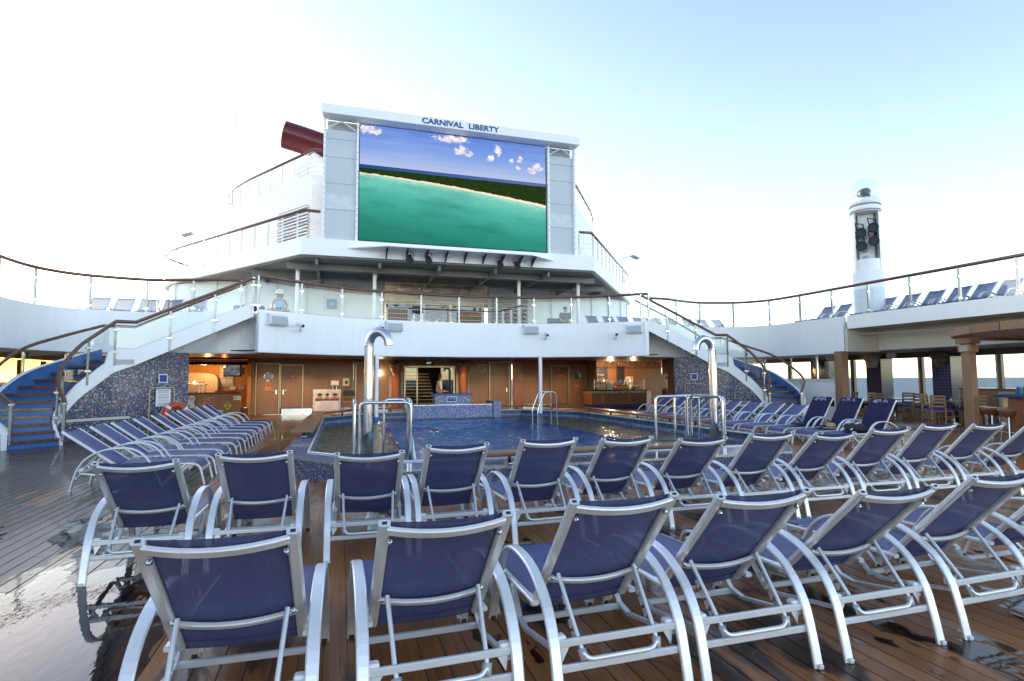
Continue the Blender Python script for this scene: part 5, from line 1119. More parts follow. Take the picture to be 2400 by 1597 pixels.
# ---------------------------------------------------------------- sun loungers
# local frame: +Y towards the foot end, rear feet at y = 0, x across
PIV = (.52, .335); BL = .835; FT = 1.68
def make_lounger(ang, label, group):
    t = thing('sun_lounger', (0,0,0), label, 'sun lounger', group)
    ca_, sa = math.cos(ang), math.sin(ang)
    B = lambda f, o=0.: (PIV[0]-f*BL*ca_-o*sa, PIV[1]+f*BL*sa-o*ca_)          # point along the back, o = offset behind it
    for s in (-1, 1):
        x = .345*s
        pth = cr([(x,0,0),(x,.035,.16),(x,.085,.32),(x,.19,.46),(x,.36,.555),(x,.56,.585),(x,.74,.565),(x,.88,.48),(x,.99,.33),(x,1.08,.15),(x,1.14,0)], 4)
        m = MB(); m.bar(pth, .022, .056, up=(1,0,0), c=.006, fixed=False); m.build('arm_loop', SILVER, t, local=True)
        for yy in (0., 1.14): m = MB(); m.box((x,yy,.012), (.032,.052,.024), bev=.005); m.build('foot_cap', RUBBER if yy else SILVER, t, local=True)
        xr = .295*s
        pth = cr([(xr,PIV[0]-.06,PIV[1]+.005),(xr,.9,.335),(xr,1.3,.325),(xr,1.5,.315),(xr,1.59,.28),(xr,1.63,.21),(xr,1.655,.1),(xr,FT,0)], 4)
        m = MB(); m.bar(pth, .026, .042, up=(1,0,0), c=.006, fixed=False); m.build('seat_rail', SILVER, t, local=True)
        m = MB(); m.bar([(.315*s,1.12,.03),(.315*s,1.42,.31)], .02, .032, up=(1,0,0)); m.build('brace', SILVER, t, local=True)
        m = MB(); m.bar([(.32*s,.10,.25),(.32*s,.55,.17),(.32*s,.66,.19),(.315*s,.8,.33)], .018, .03, up=(1,0,0)); m.build('side_link', SILVER, t, local=True)
        # back side rail
        p0, p1 = B(-.05), B(1.0); m = MB(); m.bar([(.272*s,*p0),(.272*s,*p1)], .034, .05, up=(1,0,0), c=.009)
        m.build('back_rail', SILVER, t, local=True)
        p2 = B(1.002); m = MB(); m.box((0,0,0), (.02,.012,.004), M=Matrix.Translation((.272*s,*p2)) @ Matrix.Rotation(math.pi/2-ang,4,'X')); m.build('rail_hole', INK, t, local=True)
        for f in (.30,.88): q = B(f, .028); m = MB(); m.lathe([(.011,-.008),(.011,.008),(0,.011)], M=Matrix.Translation((.245*s,*q)) @ Matrix.Rotation(math.pi/2-ang,4,'X') @ Matrix.Rotation(math.pi,4,'X'), n=8); m.build('bolt', CHROME, t, local=True)
        m = MB(); m.box((.30*s,.115,.295), (.055,.05,.05), bev=.008); m.build('bracket', WHITEM, t, local=True)
        m = MB(); m.add([(.315*s,.09,.285),(.25*s,.09,.285),(.30*s,.085,.20),(.315*s,.105,.285),(.25*s,.105,.285),(.30*s,.10,.20)], [(0,1,2),(5,4,3),(0,3,4,1),(1,4,5,2),(2,5,3,0)]); m.build('gusset', SILVER, t, local=True)
    bow = lambda x: .035*(1-(x/.26)**2)
    xs = np.linspace(-.26,.26,9)
    for nm_, f, h in (('top_crossbar',.955,.046),('lower_crossbar',.26,.034)):
        m = MB(); m.bar([(float(x),*B(f, .012+bow(x))) for x in xs], h, .022, up=(0,-sa,-ca_), c=.005); m.build(nm_, SILVER, t, local=True)
    # sling of the back: sagging cloth wrapping the top bar
    fs = list(np.linspace(-.10,.93,12))+[.965,.99]; gv = []; nx = 13
    for i, f in enumerate(fs):
        for x in np.linspace(-.262,.262,nx):
            sag = .020*(1-(x/.262)**2)*(1 if f < .93 else 1.3); o = -.012+sag*(.6+.4*math.sin(min(1, max(0, f))*math.pi)); gv.append((float(x), *B(f, o)))
    fcs = [(i*nx+j, i*nx+j+1, (i+1)*nx+j+1, (i+1)*nx+j) for i in range(len(fs)-1) for j in range(nx-1)]
    m = MB(); m.add(gv, fcs, 0, True); m.build('back_sling', SLING, t, local=True)
    # sling of the seat
    sp_ = [(PIV[0]-.01,.338),(.75,.345),(1.0,.342),(1.25,.336),(1.45,.330),(1.53,.318),(1.585,.285),(1.61,.24)]; gv = []
    for i, (y, z_) in enumerate(sp_):
        for x in np.linspace(-.285,.285,nx): gv.append((float(x), y, z_+.012-.022*(1-(x/.285)**2)*(1 if i < 5 else .3)))
    fcs = [(i*nx+j, i*nx+j+1, (i+1)*nx+j+1, (i+1)*nx+j) for i in range(len(sp_)-1) for j in range(nx-1)]
    m = MB(); m.add(gv, fcs, 0, True); m.build('seat_sling', SLING, t, local=True)
    for nm_, y, z_, ww in (('rear_crossbar',.085,.29,.68),('lower_rear_crossbar',.06,.185,.68),('mid_crossbar',.66,.175,.64),('foot_crossbar',1.635,.215,.60)):
        m = MB(); m.bar([(-ww/2,y,z_),(ww/2,y,z_)], .022, .036, c=.005); m.build(nm_, SILVER, t, local=True)
    # U shaped prop with notches
    q = B(.34, .03); e = (.05, .215)
    m = MB(); m.tube(fillet([(.222,*q),(.205,.07,.26),(.195,*e),(-.195,*e),(-.205,.07,.26),(-.222,*q)], .05, 5), .0115, 8); m.build('prop_bar', SILVER, t, local=True)
    for s in (-1, 1):
        for k in range(4):
            u = .30+k*.16; y = q[0]+(.07-q[0])*u; z_ = q[1]+(.26-q[1])*u
            m = MB(); m.add([(.212*s-.004,y,z_),(.212*s-.004,y+.02,z_-.055),(.212*s-.004,y+.045,z_-.02),(.212*s+.004,y,z_),(.212*s+.004,y+.02,z_-.055),(.212*s+.004,y+.045,z_-.02)], [(0,1,2),(5,4,3),(0,3,4,1),(1,4,5,2),(2,5,3,0)]); m.build('prop_notch', SILVER, t, local=True)
    return t
rl = random.Random(11)
def place(proto, used, x, y, rz, z=0, label=None, group=None, jit=1.):
    o = proto if not used[0] else copy_tree(proto); used[0] = True
    o.location = (x, y, z); o.rotation_euler = (0,0,rz+R(rl.uniform(-1.6,1.6))*jit)
    if label: o['label'] = label
    if group: o['group'] = group
    return o
G1, G2, G3, G4, G5 = 'front row of loungers', 'second row of loungers', 'loungers beside the stair mosaic and bar', 'loungers along the cafe side of the pool', 'loungers on the upper deck'
pA = make_lounger(R(47.5), 'x', 'x'); uA = [False]; pA2 = make_lounger(R(44.8), 'x', 'x'); uA2 = [False]; pA3 = make_lounger(R(50), 'x', 'x'); uA3 = [False]; VAR = [(pA, uA), (pA2, uA2), (pA, uA), (pA3, uA3), (pA, uA), (pA2, uA2)]
for k, (x, a) in enumerate(((-.44,-2.5),(.46,1.5),(1.335,-1.),(2.13,0),(3.03,0),(3.93,1),(4.85,0))): place(*VAR[(0,2,3,0,1,2,0)[k]], x, 2.49, R(a)*.6, 0, '%s lounger from the flooded end of the row farthest from the pool' % ORD[k], G1)
for k, x in enumerate((-1.50,-.665,.26,1.05,1.93,2.80,3.65,4.51,5.35,6.24,7.10,7.98,8.90)): place(*VAR[(k*5+1) % 6], x, 5.12+rl.uniform(-.05,.05), 0, 0, '%s lounger from the flooded end of the row just before the pool coaming' % ORD[k], G2)
pB = make_lounger(R(36.5), 'x', 'x'); uB = [False]
for k, y in enumerate((9.8,10.74,11.6,12.65,13.7,14.7,15.65,16.6,17.55,18.45)): place(pB, uB, -3.60, y-.02, -math.pi/2, 0, 'reclined blue lounger between stair mosaic and pool, %s counted towards the bar signs' % ORD[k], G3)
for k, y in enumerate((18.55,17.6,16.7,15.75,14.8,13.9,13.05,12.2)): place(pB, uB, 11.75, y, math.pi/2, 0, 'reclined blue lounger without towel, %s counted away from the towel draped ones' % ORD[7-k], G4)
pC = make_lounger(R(57.5), 'x', 'x'); uC = [False]
towels = []
for y, lab in ((11.42,'lounger draped with a dark towel next to the empty ones'),(10.58,'middle one of the three towel draped loungers with a straw hat'),(9.75,'towel draped lounger with a bag on its seat at the end of the row')): place(pC, uC, 11.95, y, math.pi/2, 0, lab, G4); towels.append(y)
for k, y in enumerate((18.2,17.4,15.55,14.68,13.84,13.02,12.29,11.58)): place(pA, uA, 19.35, y-.1, math.pi/2, 3.55, 'blue upper deck lounger %s' % ('just beyond the light mast, %s of two' % ORD[k] if k < 2 else 'above the cafe, %s counted from the light mast' % ORD[k-2]), G5)
for k, x in enumerate((11.16,12.02,12.79,13.61,14.55,15.31,16.33,17.14,18.05)): place(pA, uA, x, 23.75, math.pi, 3.55, 'blue upper deck lounger facing the pool, %s counted from the seated person in dark clothes' % ORD[k], G5)
for k, x in enumerate((-8.05,-7.3,-6.55,-5.8,-5.0)): place(pA, uA, x, 22.9, math.pi, 3.55, 'blue upper deck lounger above the amber windows, %s counted from the stair head' % ORD[4-k], G5)
# towels on three loungers
def towel(y0, label, rnd):
    ang = R(57.5); ca_, sa = math.cos(ang), math.sin(ang); rr_ = random.Random(rnd); ph = [rr_.uniform(0, 6) for _ in range(4)]
    t = thing('beach_towel', (11.5,y0,.35), label, 'towel', 'dark beach towels on loungers')
    gv = []; nf, nx = 22, 18
    for i in range(nf):
        f = i/(nf-1)
        for j in range(nx):
            v = j/(nx-1)*2-1
            if f < .08: s, h = PIV[0]-BL*ca_*(1.0)-.03-.0*f, PIV[1]+BL*sa-.22*(1-f/.08)
            elif f < .72:
                q = (f-.08)/.64; b = 1.02-q*1.0; s, h = PIV[0]-b*BL*ca_+.03*sa, PIV[1]+b*BL*sa+.03*ca_
            else: q = (f-.72)/.28; s, h = PIV[0]+.05+q*.45, PIV[1]+.045
            wdt = .285*(1 if f < .45 else 1-.35*(f-.45)*abs(math.sin(ph[0])))
            fold = .014*math.sin(v*9+ph[1]+f*3)+.01*math.sin(v*17+ph[2])
            x = v*wdt+.12*max(0, f-.5)*math.sin(ph[3]); nrm = (sa, ca_) if f < .72 else (0, 1)
            s += nrm[0]*abs(fold); h += nrm[1]*abs(fold)
            gv.append((11.95-s, y0+x, h))
    m = MB(); m.add(gv, [(i*nx+j, i*nx+j+1, (i+1)*nx+j+1, (i+1)*nx+j) for i in range(nf-1) for j in range(nx-1)], 0, True); c_ = m.build('cloth', TOWEL, t)
    md = c_.modifiers.new('thickness', 'SOLIDIFY'); md.thickness = .006; md.offset = 1
    m = MB(); pv = []
    for i in range(5):
        for j in range(9):
            b = .985-i*.028; v = (-.5+j/8.)*.55+.04; s, h = PIV[0]-b*BL*ca_+.052*sa, PIV[1]+b*BL*sa+.052*ca_; pv.append((11.95-s+0*v, y0+v*.62+.012*math.sin(j*2+i), h+.012*math.sin(j*1.7)))
    m.add(pv, [(i*9+j, i*9+j+1, (i+1)*9+j+1, (i+1)*9+j) for i in range(4) for j in range(8) if (i*3+j*5) % 7 > 1]); m.build('print', TOWELP, t)
for k, (y0, lab) in enumerate(zip(towels, ('dark towel hanging over the lounger back next to the empty loungers','dark towel over the lounger back behind the straw hat','dark towel with white print over the lounger back behind the bag'))): towel(y0, lab, k+3)
t = thing('straw_hat', (11.05,10.45,.36), 'tan straw hat lying on a towel lounger seat', 'hat')
m = MB(); m.lathe([(.19,.375),(.17,.385),(.10,.39),(.095,.47),(.06,.495),(0,.49)], (11.05,10.45,0), 20); m.build('crown_and_brim', TAN, t); m = MB(); m.lathe([(.1,.392),(.102,.42),(.098,.422)], (11.05,10.45,0), 20); m.build('band', REDW, t)
t = thing('shoulder_bag', (10.95,9.75,.36), 'dark bag with white straps on the end lounger seat', 'bag')
m = MB(); m.lathe([(0,.0),(.18,.02),(.20,.09),(.14,.17),(0,.18)], M=Matrix.Translation((10.95,9.75,.36)) @ Matrix.Scale(1.25,4,(0,1,0)), n=16); m.build('body', DARKCL, t)
for dy in (-.1,.1): m = MB(); m.bar([(10.75,9.75+dy,.40),(10.85,9.75+dy,.52),(11.0,9.75+dy,.56),(11.12,9.76+dy,.47)], .04, .012); m.build('strap', PAPER, t)
# ---------------------------------------------------------------- cafe under the starboard deck
cw_ = thing('ship_side_windows', (21.5,10,0), 'row of tall framed windows looking out to sea along the cafe', 'window wall')
m = MB(); m.box((21.55,8,.28), (.12,40,.56)); m.build('sill_wall', CREAM, cw_)
m = MB(); m.box((21.5,8,2.42), (.14,40,.22)); m.build('head_beam', WINFR, cw_)
ys = [22.6,21.16,19.0,17.6,16.0,14.75,13.3,11.6,9.9,8.2,6.5]
for y in ys: m = MB(); m.box((21.5,y,1.43), (.14,.10,1.75)); m.build('mullion', WINFR, cw_); m = MB(); m.box((21.44,y+.09,1.43), (.06,.05,1.75)); m.build('mullion_trim', CHROME, cw_)
for a, b in zip(ys, ys[1:]): m = MB(); m.box((21.53,(a+b)/2,1.43), (.012,a-b-.1,1.74)); m.build('pane', WGLASS, cw_)
bn = thing('window_bench', (21.2,14,0), 'low bench with dark cushions under the cafe windows', 'bench')
m = MB(); m.box((21.15,13.5,.2), (.5,15,.4)); m.build('base', CREAM, bn); m = MB(); m.box((21.12,13.5,.44), (.52,15,.08), bev=.02); m.build('cushion', NAVY, bn)
for k, y in enumerate((20.05,17.35,14.68)):
    t = thing('tiled_column', (20.9,y,0), 'navy tiled column with carved capital, '+('closest to the stairs','middle one of three, with pale capital','closest to the sideboard')[k], 'column', 'navy tiled columns along the cafe windows')
    m = MB(); m.box((20.95,y,1.2), (.62,.66,2.4)); m.build('shaft', NTILE, t)
    m = MB(); m.lathe([(.18,1.95),(.2,2.02),(.27,2.1),(.26,2.2),(.34,2.3),(.34,2.38),(.30,2.45),(0,2.45)], M=Matrix.Translation((20.62,y,0)), n=10, sm=False); m.build('capital', STONE if k == 1 else pm('dark_carving%d' % k, (.12,.08,.06), .7, var=.4, sc=14, bump=.8, bsc=14), t)
tag(MB().box((17.1,15.62,1.24), (.32,.32,2.5), bev=.01).build('timber_column', PERG), 'plain square timber column under the balcony wall corner', 'column')
# speakers and lamps on the ceiling
for x, y, wh in ((20.2,19,'beside the stair side column'),(20.2,16.2,'between the middle and last column')): tag(MB().box((x,y,2.40), (.22,.3,.2), .5, bev=.03).build('ceiling_speaker', WHITEM), 'small white speaker on the cafe ceiling '+wh, 'loudspeaker', 'cafe ceiling speakers')
def chair(x, y, rz, label):
    t = thing('cafe_chair', (x,y,0), label, 'chair', 'slat back cafe chairs', rz)
    for s in (-1,1):
        m = MB(); m.bar([(.20*s,-.2,0),(.20*s,-.19,.45),(.20*s,-.25,.96)], .04, .045, up=(1,0,0)); m.build('back_leg', LIGHTW, t, local=True)
        m = MB(); m.bar([(.20*s,.2,0),(.20*s,.2,.43)], .04, .04, up=(1,0,0)); m.build('front_leg', LIGHTW, t, local=True)
        m = MB(); m.box((.20*s,0,.2), (.025,.38,.03)); m.build('side_stretcher', LIGHTW, t, local=True)
    for z_ in (.60,.72,.84): m = MB(); m.box((0,-.205-(z_-.45)*.1,z_), (.38,.022,.065)); m.build('slat', LIGHTW, t, local=True)
    m = MB(); m.box((0,-.25,.93), (.44,.03,.07), bev=.01); m.build('top_rail', LIGHTW, t, local=True)
    m = MB(); m.box((0,0,.435), (.46,.44,.035)); m.build('seat', LIGHTW, t, local=True)
    m = MB(); m.box((0,.01,.475), (.43,.41,.05), bev=.02); m.build('cushion', CUSH, t, local=True)
    m = MB(); m.box((0,.2,.25), (.38,.025,.03)); m.build('front_stretcher', LIGHTW, t, local=True)
    return t
def table(x, y, label):
    t = thing('cafe_table', (x,y,0), label, 'table', 'cafe pedestal tables')
    m = MB(); m.box((x,y,.745), (.85,.85,.035), bev=.012); m.build('top', pm('table_laminate', (.30,.22,.16), .3, var=.1), t)
    m = MB(); m.lathe([(.26,0),(.26,.02),(.06,.05),(.05,.10),(.05,.70),(.15,.727)], (x,y,0), 16); m.build('pedestal', STEEL, t)
    return t
for k, (x, y, rot, nm_) in enumerate(((19.55,13.6,.15,'nearest the timber sideboard'),(20.1,16.1,.1,'between two tiled columns'),(20.0,18.7,.2,'beyond the plain timber column'))):
    table(x, y, 'small square cafe table '+nm_)
    for a in range(4):
        if (k, a) == (2, 1): continue
        an = rot+a*math.pi/2; chair(x+.62*math.sin(an), y-.62*math.cos(an), an, 'cafe chair %s of the table %s' % (('on the pergola side','on the window side','on the stair side','on the pool side')[a], nm_))
    t = thing('condiment_shaker', (x+.05,y+.08,.763), 'little white shaker on the cafe table '+nm_, 'shaker'); m = MB(); m.lathe([(.03,0),(.028,.07),(0,.07)], (x+.05,y+.08,.763), 10); m.build('jar', PAPER, t); m = MB(); m.lathe([(.028,.071),(.02,.10),(0,.10)], (x+.05,y+.08,.763), 10); m.build('cap', CHROME, t)
sb = thing('sideboard', (20.6,12.9,0), 'brown panelled sideboard by the cafe windows', 'sideboard')
m = MB(); m.box((20.7,13.1,.58), (.45,1.7,1.12)); m.build('carcass', DOORW, sb); m = MB(); m.box((20.7,13.1,1.16), (.52,1.78,.04)); m.build('top', HAND, sb)
for y in (12.55,13.1,13.65): m = MB(); m.box((20.465,y,.6), (.02,.48,.95), bev=.006); m.build('door', WALLW if y > 12.6 else GREY, sb)
# pergola bar
pg = thing('timber_pergola', (17,7.6,0), 'round timber pergola roof with slats over the deck bar', 'pergola')
seg = 26; cx_, cy_, rr_ = 17.0, 7.6, 3.4
for k in range(seg):
    a0, a1 = 2*math.pi*k/seg, 2*math.pi*(k+1)/seg-.006; pth = [(cx_+rr_*math.cos(a), cy_+rr_*math.sin(a), 2.66) for a in (a0, a1)]
    m = MB(); m.bar(pth, .08, .19); m.build('ring_beam', PERG, pg)
for k in range(22):
    x = cx_-3.2+k*.305; h = math.sqrt(max(.05, 3.3**2-(x-cx_)**2)); m = MB(); m.box((x,cy_,2.70), (.06,2*h,.12)); m.build('slat', PERG, pg)
for k in range(5):
    y = cy_-2.4+k*1.2; h = math.sqrt(3.3**2-(y-cy_)**2); m = MB(); m.box((cx_,y,2.60), (2*h,.08,.06)); m.build('cross_slat', PERG, pg)
for x, y in ((14.95,9.95),(15.0,5.2),(19.2,9.8),(19.2,5.2)):
    m = MB(); m.box((x,y,1.24), (.22,.22,2.48), bev=.01); po = m.build('post', PERG, pg)
    m = MB(); m.box((x,y,2.26), (.30,.30,.18), bev=.01); m.build('capital_block', LIGHTW, po); m = MB(); m.box((x,y,2.45), (.36,.36,.15), bev=.01); m.build('capital_block', PERG, po)
    m = MB(); m.box((x-.158,y,2.26), (.012,.2,.15)); m.build('tile_inlay', STONE, po)
dc = thing('deck_bar_counter', (17,9.2,0), 'curved deck bar counter with navy edge under the pergola', 'counter')
arc = [(17.0+1.7*math.cos(a), 8.6+1.7*math.sin(a)) for a in np.linspace(2.9, .6, 14)]
m = MB(); m.ribbon(arc, 0, 1.05, .4, side=-1); m.build('front', REDW, dc); m = MB(); m.ribbon(inset(arc, .12, 1), 1.052, 1.10, .65, side=-1); m.build('top', NAVY, dc)
for k, (x, y) in enumerate(((16.45,10.75),(16.0,10.15),(15.55,9.5),(15.3,8.8))):
    t = thing('bar_stool', (x,y,0), 'round deck bar stool, %s counted from the counter end by the cafe' % ORD[k], 'stool', 'bar stools at the deck bar')
    m = MB(); m.lathe([(.10,.56),(.20,.66),(.235,.74),(.235,.76),(.2,.775),(0,.765)], (x,y,0), 18); m.build('seat', TEAK, t)
    for a in range(4): an = a*math.pi/2+.4; m = MB(); m.tube([(x+.2*math.cos(an),y+.2*math.sin(an),0),(x+.1*math.cos(an),y+.1*math.sin(an),.6)], .018, 6); m.build('leg', STEEL, t)
    m = MB(); m.tube([(x+.17*math.cos(a),y+.17*math.sin(a),.22) for a in np.linspace(0, 2*math.pi, 15)[:-1]], .012, 5, closed=True); m.build('foot_ring', STEEL, t)
for k, mt in enumerate((CUSH, GREENC, BLUEP)): tag(MB().lathe([(.03,1.1),(.04,1.22),(.02,1.3),(0,1.3)], (16.9+k*.12,10.1,0), 10).build('bar_bottle', mt), ('blue','green','dark blue')[k]+' bottle on the deck bar counter', 'bottle')
tag(MB().lathe([(0,0.002),(1.5,.002),(1.5,.006),(0,.006)][::-1], (17.6,12.6,0), 40).build('floor_disc', CAFEFLOOR), 'round dark floor inlay on the deck before the cafe', 'floor inlay')
# outer wall on the other side, under the port deck
pw_ = thing('ship_side_windows', (-12.7,12,0), 'tall framed windows on the sunny side behind the amber lit glass', 'window wall')
m = MB(); m.box((-12.75,14,.3), (.12,44,.6)); m.build('sill_wall', CREAM, pw_)
for y in np.arange(-6, 36, 1.9): m = MB(); m.box((-12.7,float(y),1.5), (.14,.22,1.9)); m.build('mullion', WINFR, pw_)
# ---------------------------------------------------------------- balcony furniture and people
wc = thing('slatted_cabinet', (2.1,21.9,3.55), 'brown slatted cabinet behind the balcony cables', 'cabinet')
for k in range(8): m = MB(); m.box((1.78+k*.095,21.85,3.95), (.085,.03,.74)); m.build('board', WALLW, wc)
m = MB(); m.box((2.1,22.0,3.95), (.82,.28,.78)); m.build('carcass', CREAM, wc)
hs_ = thing('high_stool', (2.95,22.4,3.55), 'black topped steel high stool behind the balcony cables', 'stool')
m = MB(); m.box((2.95,22.4,4.22), (.42,.38,.07), bev=.03); m.box((2.95,22.6,4.4), (.42,.05,.26), bev=.02); m.build('seat', BLACK, hs_)
for sx in (-1,1):
    for sy in (-1,1): m = MB(); m.tube([(2.95+.2*sx,22.4+.2*sy,3.55),(2.95+.16*sx,22.4+.16*sy,4.2)], .016, 6); m.build('leg', STEEL, hs_)
br = thing('notice_board', (4.75,21.6,3.6), 'rusty brown metal board tied to the balcony cables', 'board')
m = MB(); m.box((4.80,21.36,3.98), (.96,.03,.50), bev=.01); m.build('plate', pm('rusted_plate', (.22,.12,.05), .7, var=.4, sc=7, bump=.3, bsc=30), br)
for dx in (-.42,.42):
    for dz in (-.2,.2): m = MB(); m.lathe([(.02,0),(.02,.008),(0,.01)], M=Matrix.Translation((4.80+dx,21.345,3.98+dz)) @ Matrix.Rotation(math.pi/2,4,'X'), n=8); m.build('screw', CHROME, br)
ir = thing('scroll_balustrade', (4.6,23.4,3.55), 'pale scrolled metal balustrade with wooden rail round the stair opening', 'railing')
m = MB(); m.tube([(2.2,23.6,4.55),(6.6,23.6,4.5),(7.25,22.0,4.62)], .035, 8); m.build('handrail', HAND, ir)
for zz in (3.65,4.4): m = MB(); m.tube([(2.2,23.6,zz),(6.6,23.6,zz)], .012, 6); m.build('rail', CHROME, ir)
for k in range(13): m = MB(); m.tube([(2.4+k*.33+.13*math.cos(a), 23.6, 4.0+.2*math.sin(a)) for a in np.linspace(0, 2*math.pi, 15)[:-1]], .010, 5, closed=True); m.build('scroll', CHROME, ir)
for k in range(3):
    x, y = 6.7+k*.22, 23.1-k*.5
    m = MB(); m.box((x,y,4.02), (.06,.06,.95)); m.build('post', WHITE, ir)
    for q in range(4): m = MB(); m.tube([(x+.12+.09*math.cos(a)*(1-.3*(q % 2)), y-.25, 3.75+q*.19+.09*math.sin(a)) for a in np.linspace(0, 5.2, 12)], .018, 5); m.build('iron_leaf', IRON, ir)
pl = thing('deck_number_plaque', (-.45,26.2,4.8), 'square blue plaque with number 10 on the white bulkhead', 'sign')
m = MB(); m.box((-.40,26.34,4.98), (.44,.02,.44)); m.build('plate', pm('plaque_blue', (.10,.20,.36), .5), pl); text('plaque_number', '10', .22, PAPER, face(-.40,26.325,4.98), pl, .002)
for x0, x1, y in ((-3.6,-2.6,21.2),(8.6,9.6,22.4)):
    t = thing('deck_settee', ((x0+x1)/2,y,3.55), 'navy cushioned settee on the balcony beside the %s' % ('stair head' if x0 < 0 else 'seated man'), 'settee'); m = MB(); m.box(((x0+x1)/2,y,3.78), (x1-x0,.6,.12), bev=.03); m.build('seat', NAVY, t); m = MB(); m.box(((x0+x1)/2,y+.3,4.0), (x1-x0,.1,.4), bev=.03); m.build('backrest', NAVY, t)
    for x in (x0+.08, x1-.08): m = MB(); m.box((x,y,3.63), (.06,.5,.17)); m.build('leg', CHROME, t)
def skinmesh(name, J, E, mat, parent, root=0, sub=1):
    me = bpy.data.meshes.new(name); me.from_pydata([j[0] for j in J], E, []); me.materials.append(mat)
    o = bpy.data.objects.new(name, me); COL.objects.link(o); o.parent = parent
    o.modifiers.new('skin', 'SKIN')
    for v, j in zip(me.skin_vertices[0].data, J): r = j[1]; v.radius = (r, r) if isinstance(r, (int, float)) else r
    me.skin_vertices[0].data[root].use_root = True
    o.modifiers['skin'].use_smooth_shade = True
    ss = o.modifiers.new('sub', 'SUBSURF'); ss.levels = sub; ss.render_levels = sub
    return o
def hand(J, E, wrist, d, side, curl=(0,0,-1)):
    """palm and five fingers growing from joint index wrist in direction d"""
    w_ = Vector(J[wrist][0]); d = Vector(d).normalized(); c = Vector(curl).normalized(); s = d.cross(c).normalized()*side
    J.append((tuple(w_+d*.05), (.036,.018))); p = len(J)-1; E.append((wrist, p))
    for k, (o_, l) in enumerate(((-.03,.055),(-.01,.07),(.01,.075),(.03,.065))):
        b = w_+d*.085+s*o_; J.append((tuple(b), .010)); E.append((p, len(J)-1))
        J.append((tuple(b+d*l*.55+c*l*.15), .009)); E.append((len(J)-2, len(J)-1)); J.append((tuple(b+d*l*.8+c*l*.55), .007)); E.append((len(J)-2, len(J)-1))
    J.append((tuple(w_+d*.03-s*.05), .011)); E.append((p, len(J)-1)); J.append((tuple(w_+d*.065-s*.065+c*.02), .009)); E.append((len(J)-2, len(J)-1))
def face_bits(head, parent, fwd):
    f = Vector(fwd).normalized(); s = f.cross(Vector((0,0,1))).normalized(); h = Vector(head)
    m = MB(); q = h+f*.098; m.lathe([(0,.03),(.012,-.01),(.014,-.02),(0,-.026)], M=Matrix.Translation(q), n=6); m.build('nose', SKIN, parent)
    for k in (-1,1): m = MB(); q = h+f*.088+s*(.032*k)+Vector((0,0,.02)); m.lathe([(.012*math.sin(a), .008*math.cos(a)) for a in np.linspace(0, math.pi, 5)], M=Matrix.Translation(q), n=6); m.build('eye', INK, parent); m = MB(); q = h+s*(.082*k); m.lathe([(.022*math.sin(a), .03*math.cos(a)) for a in np.linspace(0, math.pi, 5)], M=Matrix.Translation(q) @ Matrix.Scale(.5,4,tuple(s)), n=6); m.build('ear', SKIN, parent)
    m = MB(); q = h+f*.09-Vector((0,0,.05)); m.box(q, (.045,.012,.010), math.atan2(s.y, s.x)); m.build('mouth', pm('lips', (.3,.1,.08), .5), parent)
# woman sitting cross-legged (faces -Y)
wo = thing('person', (-2.0,20.35,3.78), 'person in light blue sleeveless top and white sun hat sitting cross-legged behind glass', 'person')
J = [((0,0,.10),.13),((0,0,.28),.115),((0,.0,.44),.125),((0,.0,.53),.06),((0,-.01,.58),.05),((0,-.015,.66),.085),((0,-.015,.74),.075),
     ((-.17,0,.48),.05),((-.24,.0,.30),.042),((-.20,-.16,.15),.036),((-.08,-.26,.13),.028),((.17,0,.48),.05),((.24,.0,.30),.042),((.20,-.16,.15),.036),((.08,-.26,.13),.028),
     ((-.12,-.04,.08),.095),((-.34,-.26,.10),.062),((-.02,-.34,.06),.045),((.10,-.36,.05),.04),((.12,-.04,.08),.095),((.34,-.26,.10),.062),((.02,-.36,.10),.045),((-.10,-.36,.10),.04)]
E = [(0,1),(1,2),(2,3),(3,4),(4,5),(5,6),(2,7),(7,8),(8,9),(9,10),(2,11),(11,12),(12,13),(13,14),(0,15),(15,16),(16,17),(17,18),(0,19),(19,20),(20,21),(21,22)]
hand(J, E, 10, (.9,-.3,-.1), 1); hand(J, E, 14, (-.9,-.3,-.1), -1)
skinmesh('body', J, E, SKIN, wo)
skinmesh('top', [((0,0,.06),.19),((0,0,.26),.175),((0,0,.40),.18),((-.10,0,.50),.085),((.10,0,.50),.085)], [(0,1),(1,2),(2,3),(2,4)], SHIRTB, wo)
skinmesh('shorts', [((0,0,.06),.15),((-.12,-.05,.08),.11),((-.2,-.13,.09),.09),((.12,-.05,.08),.11),((.2,-.13,.09),.09)], [(0,1),(1,2),(0,3),(3,4)], DARKCL, wo)
face_bits((-2.0,20.33,4.44), wo, (0,-1,0))
m = MB(); m.lathe([(.20,4.46),(.19,4.48),(.115,4.52),(.11,4.60),(.07,4.635),(0,4.64)], (-2.0,20.34,0), 18); m.build('sun_hat', SHIRTW, wo)
m = MB(); m.lathe([(.10,4.36),(.105,4.45),(.10,4.52)], (-2.0,20.36,0), 14, arc=(-.3, math.pi+.3)); m.build('hair', HAIRM, wo)
ds = thing('daybed', (-2.0,20.6,3.55), 'pale padded deck bench under the person in the hat', 'bench'); m = MB(); m.box((-1.7,20.55,3.72), (1.6,.9,.10), bev=.03); m.build('pad', CREAM, ds)
for x in (-2.4,-1.0): m = MB(); m.box((x,20.55,3.61), (.06,.7,.12)); m.build('leg', CHROME, ds)
